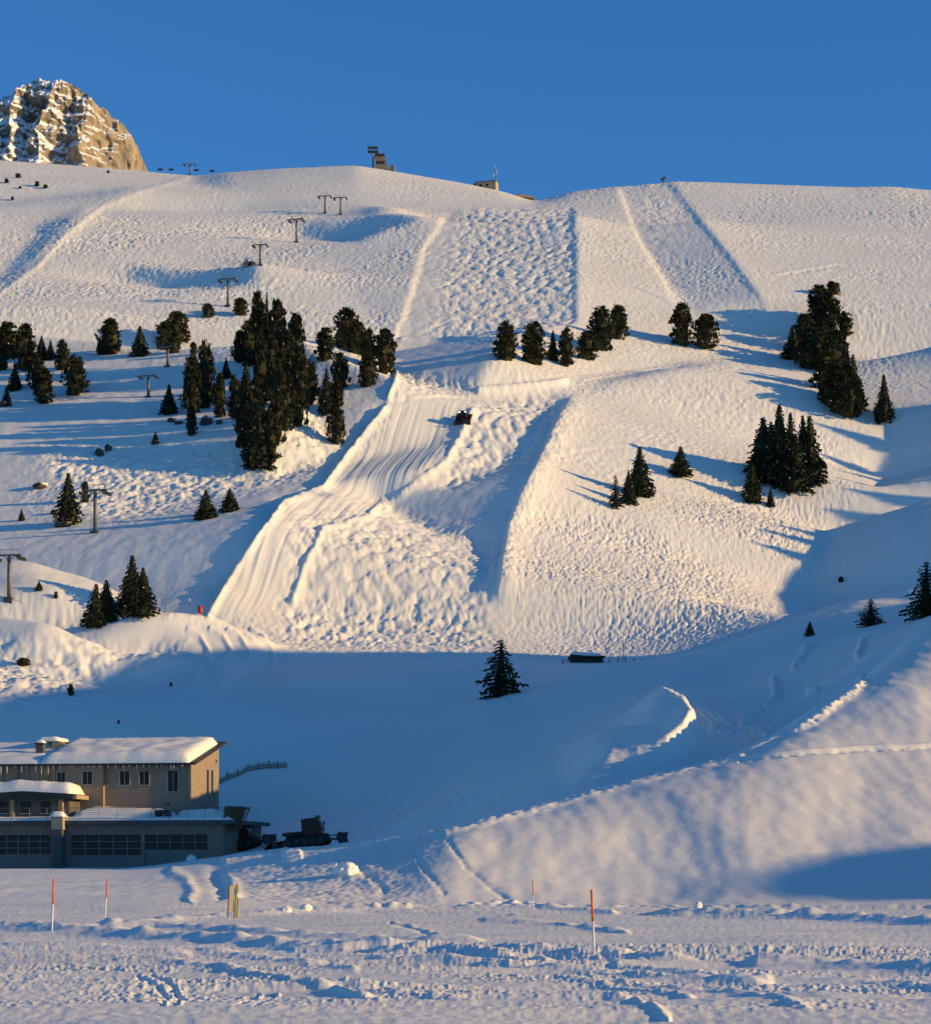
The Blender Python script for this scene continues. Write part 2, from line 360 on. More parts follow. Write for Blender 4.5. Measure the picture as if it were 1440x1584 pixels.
# combed ridges left by the groomers
q = (XG * 168 - YG * 26) / 170.0
comb = perlin(q / 1.0, S / 40) + .8 * perlin(q / .48 + 9, S / 30) + .5 * np.clip(perlin(q / 3.0 + 4, S / 25), -1, .3)
D += cord * (.10 * comb + .04 * m2 * sstep(0, .6, perlin(XG / 12, S / 12)))
D += shade * UP * (.09 * m3 + .035 * m1)
D += 1.05 * lumps * (.40 * perlin((XG + w1) / 2.0, (S + w2) / 2.0) + .22 * perlin(XG / .95, S / .95) + .34 * perlin(XG / 4.2, S / 3.6))
sz = zone([(440,935),(460,1004),(760,1004),(735,930)], 10) * UP
D += sz * (.16 * m1 + .12 * m2)
def berm(pts, h, sig, wob=.3, side_drop=0, drop_w=8, lump=0, ysel=None, taper=.04, left_sig=None):
    a = np.array(pts, float); mg = max(4 * sig, 3 * drop_w if side_drop else 0, 3 * (left_sig or 0)) + 4
    ii = region(a[:, 0].min() - mg, a[:, 0].max() + mg, a[:, 1].min() - mg, a[:, 1].max() + mg, *(ysel or (0, 2000)))
    d, s, al = line_dist(PXG[ii], ROWB[ii], pts)
    tp = sstep(0, taper, al) * sstep(0, taper, 1 - al)
    x, y = XG[ii], YG[ii]
    k = 1 + wob * perlin(x / 2.0, y / 2.0) + lump * perlin(x / .7, y / .8)
    v = h * np.clip(k, 0, 3) * np.exp(-.5 * (d / (np.where(s < 0, left_sig, sig) if left_sig else sig)) ** 2) * tp
    if side_drop: v = v - side_drop * tp * np.where(s < 0, 1, 0) * np.clip(d / (drop_w * .35), 0, 1) * np.exp(-(d / drop_w) ** 2)
    D[ii] += v
# left rim of the middle run, and of the step above it
berm([(318,960),(360,890),(400,830),(438,780),(500,755),(540,700),(603,622)], .85, 4.0, .25, 1.2, 14, .1, (384, 620))
berm([(598,620),(606,600),(612,585),(616,566)], .7, 4, .2, .8, 10, 0, (384, 700))
berm([(590,790),(640,750),(690,715),(720,660),(735,625)], .5, 4, .5, 0, 0, .3, (384, 640))
berm([(888,606),(862,655),(836,712),(806,770),(790,812),(778,870),(770,930)], .65, 3.0, .3, 0, 0, .3, (384, 640), .12, 20)
berm([(735,605),(800,600),(880,590)], .9, 3, .2, 0, 0, 0, (384, 640))
berm([(612,523),(760,524),(800,522)], .5, 2.5, .2, 0, 0, 0, (384, 700))
berm([(450,940),(470,880),(500,820),(570,800),(600,770)], .6, 4, .3, 0, 0, .2, (384, 600))
# tracks fanning across the foot of the run
for k_, x_ in enumerate((300, 335, 362, 398)):
    berm([(x_ - 12, 972), (x_ + 10, 985), (x_ + 22, 1006), (x_ + 26, 1022)], .35, 2.6, .1, 0, 0, 0, (340, 420))
# lip of the terrace in the upper left
berm([(300,272),(220,296),(160,318),(100,365),(60,410),(0,455),(-60,500)], .25, 3, .3, 0, 0, 0, (500, 960))
berm([(640,330),(700,328),(800,322)], .3, 3, .1, 0, 0, 0, (500, 960), .4)

# traverses cut across the open slopes
for (pts, h) in [([(772,938),(860,926),(960,916),(1100,928),(1230,952)], -.25), ([(1040,760),(1120,775),(1220,770),(1290,790)], -.18), ([(900,430),(980,445),(1040,470)], -.16), ([(1180,430),(1300,410),(1440,420),(1600,430)], -.18),
    ([(100,470),(220,455),(330,462),(450,440)], -.16), ([(1302,822),(1300,870),(1290,905),(1262,944)], -.22), ([(600,620),(680,614),(742,618)], -.2), ([(900,590),(980,578),(1060,566)], -.2), ([(620,524),(700,526),(790,523)], -.3), ([(880,700),(980,690),(1090,700)], -.16)]:
    berm(pts, h, 1.5, .3, 0, 0, 0, (384, 830), .1); berm([(a_, b_ - 3) for a_, b_ in pts], -h * .7, 1.6, .3, 0, 0, 0, (384, 830), .1)
# --- the near hill: wind-packed snow
NEAR = sstep(146, 156, YG) * (1 - sstep(0, 8, YG - np.interp(PXG, [400, 690, 860, 1000, 1140, 1240, 1340, 1440], [190, 174, 184, 191, 200, 218, 240, 252])))
D += NEAR * sstep(560, 760, PXG) * (.27 * fbm(XG / 10, YG / 24 + 5, 2) + .07 * perlin(XG / 3.6, YG / 10) + .05 * perlin(XG / 1.4, YG / 4) + .012 * perlin(XG / .9, YG / 1.2))
D += NEAR * (1 - sstep(560, 760, PXG)) * (.13 * perlin(XG / 3.4, YG / 4) + .06 * perlin(XG / 1.3, YG / 1.5) + .05 * perlin(XG / .5, YG / .6)) * sstep(330, 420, PXG)
D += NEAR * (1 - sstep(330, 420, PXG)) * (.10 * perlin(XG / 6, YG / 5) + .03 * perlin(XG / 1.2, YG / 2))
# lumpy lip along the crest; the unseen added hill shades the hill foot
CREST = [(340,1333),(420,1322),(520,1311),(600,1302),(690,1290),(760,1272),(860,1243),(1000,1208),(1140,1170),(1240,1115),(1340,1045)]
berm(CREST, .30, 2.4, .3, 0, 0, .4, (165, 250), .01)
berm([(1140,1172),(1260,1160),(1440,1148),(1600,1140)], .12, 1.3, .1, 0, 0, .2, (160, 250), .01)
berm([(1140,1176),(1260,1165),(1440,1153),(1600,1145)], -.16, 1.6, .1, 0, 0, .8, (160, 250), .01)
berm([(690,1296),(720,1340),(760,1372),(800,1398)], -.07, 3, .3, 0, 0, .8, (148, 262))
berm([(640,1312),(655,1345),(690,1385)], -.06, 3, .3, 0, 0, .6, (148, 262))
berm([(520,1335),(560,1345),(600,1380)], -.10, 4, .3, 0, 0, .6, (148, 262))
# driven track in front of the garages and its banks
berm([(440,1320),(370,1336),(335,1348),(345,1372),(352,1392)], -.2, 10, .1, 0, 0, 0, (140, 225))
berm([(470,1322),(395,1340),(352,1352),(362,1378),(366,1394)], .2, 8, .3, 0, 0, .2, (140, 225))
berm([(262,1345),(288,1360),(300,1380),(290,1396)], .14, 6, .3, 0, 0, .2, (140, 225))
# looping road: cut banks that catch the last light
ROAD = [(862,1217),(920,1201),(985,1187),(1030,1172),(1056,1152),(1066,1132),(1052,1113),(1010,1094),(945,1077)]
berm(ROAD, 2.1, 8.0, .03, 0, 0, .02, (196, 262), .24, 40)
for k_ in range(5):
    o_ = 14 * k_
    berm([(1010 + o_, 1090), (1052 + o_, 1104 + k_), (1074 + o_, 1126), (1070 + o_, 1146)], .35, 2.5, .2, 0, 0, .3, (205, 270), .2)
D += .9 * zone([(945,1080),(1030,1092),(1080,1110),(1128,1128),(1118,1142),(1080,1150),(1058,1128),(1010,1098)], 20) * (YG > 196) * (YG < 275)
RIMS = [[(1250,995),(1238,1020),(1222,1035)],[(1195,1040),(1196,1060),(1200,1080),(1180,1100)],[(1178,1098),(1150,1115),(1146,1128)],[(1335,988),(1328,1010),(1322,1020)],
        [(1345,1046),(1320,1072),(1290,1092),(1255,1115),(1215,1135)],[(1245,1075),(1265,1070)],[(1160,1130),(1190,1140)]]
for r_ in RIMS: berm(r_, .42, 3.6, .4, 0, 0, .6, (205, 352), .15)
rough = zone([(1145,1110),(1200,1110),(1200,1128),(1165,1150),(1140,1140)], 5) * (YG < 352)
D += rough * .35 * perlin(XG / .8, YG / .9)
# dune in the valley: soft drifts, groomer lanes
DUN = sstep(212, 236, YG) * (1 - sstep(372, 390, YG))
D += DUN * (.30 * perlin(XG / 16, YG / 20) + .03 * perlin(XG / 2.5, YG / 3))
D += 1.6 * np.exp(-(((XG + 16) / 8) ** 2 + ((YG - 268) / 7) ** 2))
for k_, x_ in enumerate((470, 500, 540)):
    berm([(x_ + 20, 1226), (x_ + 4, 1250), (x_ - 14, 1284)], .25, 2.4, .1, 0, 0, 0, (240, 280))
qq = np.hypot(PXG - 660, (ROWB - 1240) * 2.2)
D += DUN * (YG < 285) * .06 * np.sin(qq / 3.6) * np.exp(-((qq - 60) / 40) ** 2) * sstep(500, 560, PXG)

# --- car park in front: ploughed, driven and trodden snow
FL = (1 - sstep(146, 152, YG)) * sstep(30, 40, YG)
fx, fy = XG, YG
pl = perlin(fx / 9 + 2, fy / 2.1); pl2 = perlin(fx / 4.5 - 7, fy / 1.1 + 3); ch = perlin(fx / .26, fy / .36); ch2 = perlin(fx / .11, fy / .3 + 9)
D += FL * (.14 * pl + .07 * pl2)
chunky = np.zeros_like(ZB)
def rowband(r0, r1, soft): return sstep(r0 - soft, r0 + soft, ROWB) * (1 - sstep(r1 - soft, r1 + soft, ROWB))
chunky += rowband(1462, 1490, 6) * (.45 + .5 * (PXG > 600)) + rowband(1492, 1562, 8) * np.clip(.55 + perlin(fx / 4, fy / 4) * 1.2, 0, 1.2) + rowband(1404, 1424, 5) * .25 * (PXG > 300) + .12 * rowband(1562, 1640, 8)
chunky *= FL
lumpy = np.clip(perlin(fx / .5 + 3, fy / .7), 0, 1)
D += chunky * (.03 * lumpy + .024 * np.clip(ch, -.2, 1) + .045 * np.clip(ch2, -.1, 1))
D += FL * .045 * perlin(fx / 3.2 + .6 * fy, fy / .55) * sstep(-.2, .4, perlin(fx / 12, fy / 8 + 4))
D += FL * .012 * ch
# ploughed ridges and wheel ruts: those that run towards the viewer's right throw long blue bands
RG = [ # polyline, height, width
  ([(-250,1428),(0,1438),(160,1446),(320,1456),(480,1467),(700,1476),(960,1486),(1100,1490)], .34, 1.5), ([(150,1432),(240,1431),(360,1440),(480,1449),(640,1456),(760,1458)], .21, 1.4),
  ([(430,1470),(600,1476),(720,1480),(860,1492)], .20, 1.5), ([(560,1484),(720,1492),(960,1506),(1200,1524)], .16, 1.7), ([(-250,1480),(60,1484),(240,1486),(330,1496),(480,1524),(600,1552)], .12, 2.2),
  ([(500,1518),(620,1536),(740,1552)], .06, 2.2), ([(700,1404),(830,1405),(960,1414)], .22, 1.0), ([(740,1424),(860,1430),(980,1446)], .16, 1.2),
  ([(1000,1414),(1240,1421),(1440,1431),(1700,1446)], .38, 1.3), ([(1140,1492),(1260,1494),(1440,1503),(1700,1520)], .22, 1.8), ([(940,1494),(1080,1506),(1200,1520)], .10, 1.8),
  ([(950,1520),(1060,1530),(1160,1544),(1260,1564)], .09, 2.0), ([(1160,1514),(1330,1520),(1460,1534)], .09, 1.8), ([(1200,1544),(1400,1550),(1600,1570)], .07, 2.0), ([(930,1540),(980,1552),(1040,1574)], .08, 2.0),
  ([(860,1510),(960,1526),(1080,1550)], .07, 1.8), ([(300,1470),(420,1484),(560,1504)], .09, 1.8), ([(0,1462),(140,1466),(300,1478)], .08, 1.8)]
for (pts, h, sg) in RG: berm(pts, h, sg * 1.25, .5, 0, 0, .3, (20, 151), .06)
for (pts, h, sg) in [([(210,1508),(240,1524),(262,1543),(250,1562)], -.05, 2.5), ([(232,1506),(262,1522),(282,1543),(272,1562)], -.05, 2.5), ([(360,1562),(395,1545),(402,1534)], -.05, 2.5), ([(388,1562),(420,1546),(428,1534)], -.05, 2.5),
   ([(600,1428),(650,1440),(700,1452)], -.06, 1.5), ([(440,1400),(600,1412),(800,1416)], -.08, 1.5)]:
    berm(pts, h, sg, .3, 0, 0, .3, (20, 150), .05); berm([(a_ + 5, b_ - 1) for a_, b_ in pts], -h * .8, sg * .8, .4, 0, 0, .8, (20, 150), .05)
for (pts, h, sg) in [([(560,1406),(900,1404),(1440,1404),(1700,1404)], .16, 1.0), ([(0,1438),(160,1432),(330,1418),(480,1408),(640,1405)], .16, 1.4), ([(950,1472),(1200,1474),(1440,1477),(1700,1480)], .08, 1.8)]:
    berm(pts, h, sg, .6, 0, 0, .8, (20, 152), .02)
ZD = ZB + D
# ---------------------------------------------------------------- materials
def mat(name, col, rough=.7, var=0.0, scale=3.0, metal=0.0, spec=.3, bump=0.0, emit=None, col2=None, stretch=(1, 1, 1)):
    m = bpy.data.materials.new(name); m.use_nodes = True; nt = m.node_tree; b = nt.nodes['Principled BSDF']
    b.inputs['Roughness'].default_value = rough; b.inputs['Metallic'].default_value = metal; b.inputs['Specular IOR Level'].default_value = spec
    c2 = col2 or tuple(c * (1 - var) for c in col)
    tc = nt.nodes.new('ShaderNodeTexCoord'); mp = nt.nodes.new('ShaderNodeMapping'); mp.inputs['Scale'].default_value = stretch
    nz = nt.nodes.new('ShaderNodeTexNoise'); nz.inputs['Scale'].default_value = scale; nz.inputs['Detail'].default_value = 5
    nt.links.new(tc.outputs['Object'], mp.inputs[0]); nt.links.new(mp.outputs[0], nz.inputs['Vector'])
    rp = nt.nodes.new('ShaderNodeValToRGB'); rp.color_ramp.elements[0].position = .35; rp.color_ramp.elements[1].position = .65
    rp.color_ramp.elements[0].color = (*c2, 1); rp.color_ramp.elements[1].color = (*col, 1)
    nt.links.new(nz.outputs[0], rp.inputs[0]); nt.links.new(rp.outputs[0], b.inputs['Base Color'])
    if bump:
        bp = nt.nodes.new('ShaderNodeBump'); bp.inputs['Strength'].default_value = bump; bp.inputs['Distance'].default_value = .05
        nt.links.new(nz.outputs[0], bp.inputs['Height']); nt.links.new(bp.outputs[0], b.inputs['Normal'])
    if emit:
        b.inputs['Emission Color'].default_value = (*emit[0], 1); b.inputs['Emission Strength'].default_value = emit[1]
    return m
def snow_mat(name, b1, b2, s1, s2):
    m = bpy.data.materials.new(name); m.use_nodes = True; nt = m.node_tree; b = nt.nodes['Principled BSDF']
    b.inputs['Roughness'].default_value = .6; b.inputs['Specular IOR Level'].default_value = .15
    tc = nt.nodes.new('ShaderNodeTexCoord')
    n1 = nt.nodes.new('ShaderNodeTexNoise'); n1.inputs['Scale'].default_value = s1; n1.inputs['Detail'].default_value = 6; n1.inputs['Roughness'].default_value = .6
    n2 = nt.nodes.new('ShaderNodeTexNoise'); n2.inputs['Scale'].default_value = s2; n2.inputs['Detail'].default_value = 3
    n3 = nt.nodes.new('ShaderNodeTexNoise'); n3.inputs['Scale'].default_value = .05; n3.inputs['Detail'].default_value = 4
    for n in (n1, n2, n3): nt.links.new(tc.outputs['Object'], n.inputs['Vector'])
    rp = nt.nodes.new('ShaderNodeValToRGB'); rp.color_ramp.elements[0].color = (.82, .80, .72, 1); rp.color_ramp.elements[1].color = (.89, .87, .79, 1)
    rp.color_ramp.elements[0].position = .3; rp.color_ramp.elements[1].position = .7
    nt.links.new(n3.outputs[0], rp.inputs[0]); nt.links.new(rp.outputs[0], b.inputs['Base Color'])
    bp = nt.nodes.new('ShaderNodeBump'); bp.inputs['Strength'].default_value = b1; bp.inputs['Distance'].default_value = .12
    bq = nt.nodes.new('ShaderNodeBump'); bq.inputs['Strength'].default_value = b2; bq.inputs['Distance'].default_value = .05
    nt.links.new(n1.outputs[0], bp.inputs['Height']); nt.links.new(n2.outputs[0], bq.inputs['Height'])
    nt.links.new(bp.outputs[0], bq.inputs['Normal']); nt.links.new(bq.outputs[0], b.inputs['Normal'])
    return m
M = {
 'snow': snow_mat('snow', .35, .25, .9, 5.0),
 'snow_soft': snow_mat('snow_soft', .15, .1, .6, 3.0),
 'needles': mat('needles', (.060, .056, .028), .85, .6, 4.0, spec=.1, col2=(.020, .023, .012)),
 'needles_spruce': mat('needles_spruce', (.047, .052, .027), .85, .6, 4.0, spec=.1, col2=(.016, .022, .012)),
 'bark': mat('bark', (.09, .06, .04), .9, .5, 6.0),
 'steel': mat('steel', (.20, .19, .17), .55, .25, 2.0, metal=.2),
 'steel_dark': mat('steel_dark', (.06, .06, .06), .6, .3, 2.0, metal=.1),
 'rubber': mat('rubber', (.02, .02, .02), .8, .3, 4.0),
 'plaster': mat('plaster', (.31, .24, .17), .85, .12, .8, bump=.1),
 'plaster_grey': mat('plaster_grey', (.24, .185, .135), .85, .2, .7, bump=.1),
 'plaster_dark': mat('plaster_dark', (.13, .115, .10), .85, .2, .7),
 'concrete': mat('concrete', (.27, .26, .24), .9, .25, .6, bump=.15),
 'concrete_dark': mat('concrete_dark', (.11, .105, .10), .9, .25, .6),
 'wood': mat('wood', (.17, .11, .06), .8, .45, 1.5, stretch=(1, 1, 8)),
 'wood_dark': mat('wood_dark', (.07, .05, .035), .8, .4, 1.5, stretch=(8, 1, 1)),
 'wood_light': mat('wood_light', (.42, .30, .16), .75, .25, 1.2, stretch=(1, 1, 6)),
 'door': mat('door', (.17, .155, .14), .5, .1, .5, metal=.2),
 'glass': mat('glass', (.015, .014, .013), .25, .3, 1.0, spec=.25),
 'frame': mat('frame', (.40, .36, .31), .6, .1, 2.0),
 'roof_metal': mat('roof_metal', (.05, .045, .04), .5, .2, 1.0, metal=.2),
 'tan': mat('tan', (.42, .33, .20), .8, .15, .8),
 'fence_wood': mat('fence_wood', (.32, .23, .16), .8, .3, 1.5, stretch=(1, 1, 6)),
 'cream': mat('cream', (.55, .45, .31), .75, .12, 1.2, stretch=(1, 1, 6)),
 'white': mat('white', (.78, .76, .72), .5, .08, 2.0),
 'orange': mat('orange', (.80, .16, .045), .5, .2, 3.0),
 'red': mat('red', (.55, .06, .03), .6, .3, 3.0),
 'green': mat('green', (.30, .32, .06), .6, .2, 3.0),
 'blue_wood': mat('blue_wood', (.045, .04, .04), .8, .3, 1.5, stretch=(1, 1, 6)),
 'groomer_paint': mat('groomer_paint', (.09, .022, .018), .4, .3, 1.5),
 'groomer_dark': mat('groomer_dark', (.04, .038, .04), .6, .3, 3.0),
 'lamp_lit': mat('lamp_lit', (.9, .9, .85), .3, 0, 1, emit=((1, .93, .8), 14.0)),
 'lamp_off': mat('lamp_off', (.5, .5, .5), .2, 0, 1),
 'rock': mat('rock', (.10, .085, .07), .9, .5, .8, bump=.6),
 'shrub': mat('shrub', (.05, .035, .02), .9, .5, 5.0),
}
# ---------------------------------------------------------------- mesh helpers
class MB:
    def __init__(self): self.v, self.f, self.mi = [], [], []
    def add(self, vs, fs, mi=0):
        n = len(self.v); self.v += [tuple(p) for p in vs]; self.f += [tuple(i + n for i in f) for f in fs]; self.mi += [mi] * len(fs); return self
    def box(self, x0, x1, y0, y1, z0, z1, mi=0):
        return self.add([(x0,y0,z0),(x1,y0,z0),(x1,y1,z0),(x0,y1,z0),(x0,y0,z1),(x1,y0,z1),(x1,y1,z1),(x0,y1,z1)],
                        [(3,2,1,0),(4,5,6,7),(0,1,5,4),(1,2,6,5),(2,3,7,6),(3,0,4,7)], mi)
    def tube(self, p0, p1, r0, r1=None, n=8, mi=0, cap=True):
        r1 = r0 if r1 is None else r1; a, b = Vector(p0), Vector(p1); d = (b - a).normalized()
        u = d.orthogonal().normalized(); w = d.cross(u)
        vs = []
        for c, r in ((a, r0), (b, r1)):
            for k in range(n):
                t = 2 * math.pi * k / n; vs.append(c + (u * math.cos(t) + w * math.sin(t)) * r)
        fs = [(k, (k + 1) % n, n + (k + 1) % n, n + k) for k in range(n)]
        if cap: fs += [tuple(range(n - 1, -1, -1)), tuple(range(n, 2 * n))]
        return self.add(vs, fs, mi)
    def beam(self, p0, p1, w, h, mi=0):
        """rectangular bar between two points"""
        a, b = Vector(p0), Vector(p1); d = (b - a).normalized(); up = Vector((0, 0, 1)) if abs(d.z) < .95 else Vector((0, 1, 0))
        s = d.cross(up).normalized() * w / 2; t = s.normalized().cross(d) * h / 2
        vs = [a - s - t, a + s - t, a + s + t, a - s + t, b - s - t, b + s - t, b + s + t, b - s + t]
        return self.add(vs, [(3,2,1,0),(4,5,6,7),(0,1,5,4),(1,2,6,5),(2,3,7,6),(3,0,4,7)], mi)
    def prism(self, poly, axis, a0, a1, mi=0):
        """extrude a 2-D polygon along an axis: axis 'y' takes (x,z) points, 'x' takes (y,z), 'z' takes (x,y)"""
        def P(p, a): return (p[0], a, p[1]) if axis == 'y' else ((a, p[0], p[1]) if axis == 'x' else (p[0], p[1], a))
        n = len(poly); vs = [P(p, a0) for p in poly] + [P(p, a1) for p in poly]
        fs = [(k, (k + 1) % n, n + (k + 1) % n, n + k) for k in range(n)] + [tuple(range(n - 1, -1, -1)), tuple(range(n, 2 * n))]
        return self.add(vs, fs, mi)
    def build(self, name, mats, parent=None, smooth=False, loc=None, bevel=0):
        me = bpy.data.meshes.new(name); me.from_pydata(self.v, [], self.f)
        for m in (mats if isinstance(mats, (list, tuple)) else [mats]): me.materials.append(m)
        me.polygons.foreach_set('material_index', self.mi)
        bm = bmesh.new(); bm.from_mesh(me); bmesh.ops.recalc_face_normals(bm, faces=bm.faces)
        if bevel: bmesh.ops.bevel(bm, geom=bm.edges[:], offset=bevel, segments=2, affect='EDGES', clamp_overlap=True)
        bm.to_mesh(me); bm.free()
        if smooth: me.polygons.foreach_set('use_smooth', [True] * len(me.polygons))
        o = bpy.data.objects.new(name, me); COL.objects.link(o)
        if parent: o.parent = parent
        if loc: o.location = loc
        return o
def tag(o, label=None, cat=None, group=None, kind=None):
    if label: o['label'] = label
    if cat: o['category'] = cat
    if group: o['group'] = group
    if kind: o['kind'] = kind
    return o
def thing(name, label, cat, loc=(0, 0, 0), rz=0.0, group=None, scale=(1, 1, 1)):
    o = bpy.data.objects.new(name, None); o.empty_display_size = .3; COL.objects.link(o)
    o.location = loc; o.rotation_euler = (0, 0, rz); o.scale = scale
    return tag(o, label, cat, group)
def copy_tree(o, parent=None):
    c = o.copy(); COL.objects.link(c)
    if parent: c.parent = parent
    for ch in list(o.children): copy_tree(ch, c)
    return c
ROWD = HZ - F * ZD / YG
def at(px, row, y0=0, y1=5000):
    """the point of the terrain seen at a place of the photograph"""
    fi = np.clip((px - PX[0]) / (PX[1] - PX[0]), 0, len(PX) - 1.001); i = int(fi); a = fi - i
    r = ROWD[:, i] * (1 - a) + ROWD[:, i + 1] * a; z = ZD[:, i] * (1 - a) + ZD[:, i + 1] * a
    k = np.nonzero((r <= row) & (YS >= y0) & (YS <= y1))[0]
    k = int(k[0]) if len(k) else len(YS) - 30
    y = YS[k]
    return Vector(((px - CX) / F * y, y, z[k]))
def ground_z(x, y):
    px = CX + F * x / y; fi = np.clip((px - PX[0]) / (PX[1] - PX[0]), 0, len(PX) - 1.001); i = int(fi); a = fi - i
    z = ZD[:, i] * (1 - a) + ZD[:, i + 1] * a
    return float(np.interp(y, YS, z))
# ---------------------------------------------------------------- ground sheet
def grid_object(name, X, Y, Z, m):
    nr, nc = Z.shape; me = bpy.data.meshes.new(name)
    co = np.stack([X, Y, Z], -1).reshape(-1, 3).astype(np.float32)
    idx = np.arange(nr * nc).reshape(nr, nc)
    q = np.stack([idx[:-1, :-1], idx[:-1, 1:], idx[1:, 1:], idx[1:, :-1]], -1).reshape(-1, 4)
    me.vertices.add(len(co)); me.vertices.foreach_set('co', co.ravel())
    me.loops.add(q.size); me.loops.foreach_set('vertex_index', q.ravel().astype(np.int32))
    me.polygons.add(len(q)); me.polygons.foreach_set('loop_start', np.arange(0, q.size, 4, dtype=np.int32))
    me.polygons.foreach_set('loop_total', np.full(len(q), 4, np.int32)); me.polygons.foreach_set('use_smooth', np.ones(len(q), bool))
    me.update(); me.validate(); me.materials.append(m)
    o = bpy.data.objects.new(name, me); COL.objects.link(o); return o
tag(grid_object('terrain', XG, YG, ZD, M['snow']), 'snow covered ski slopes and snowy car park', None, None, 'structure')
hx_ = np.arange(7, 331, 3.0); hy_ = np.arange(-60, 960, 2.0); HX_, HY_ = np.meshgrid(hx_, hy_)
HZ_ = shade_hill_height(HX_, HY_) + .0 * HX_
tag(grid_object('hill', HX_, HY_, np.maximum(HZ_, -40), M['snow_soft']), 'unseen snowy ridge right of the slopes, added and shaped to shade the valley', None, None, 'structure')
# snow beyond both margins of the surveyed ground
nr_ = int((YS < 300).sum()); t_ = np.array([0, .4, 1, 2, 4, 7, 11, 17, 26, 40, 60, 90.0])
for side_ in (0, -1):
    sg_ = -1 if side_ == 0 else 1
    X_ = XG[:nr_, side_][:, None] + sg_ * t_[None, :]; Y_ = np.repeat(YS[:nr_, None], len(t_), 1)
    Z_ = -2.7 + (ZD[:nr_, side_] + 2.7)[:, None] * np.exp(-t_ / 30)[None, :]
    if sg_ < 0: X_, Y_, Z_ = X_[:, ::-1], Y_[:, ::-1], Z_[:, ::-1]
    tag(grid_object('snow_field', X_, Y_, Z_, M['snow']), 'snow field beyond the %s margin of the car park' % ('left' if sg_ < 0 else 'right'), None, None, 'structure')
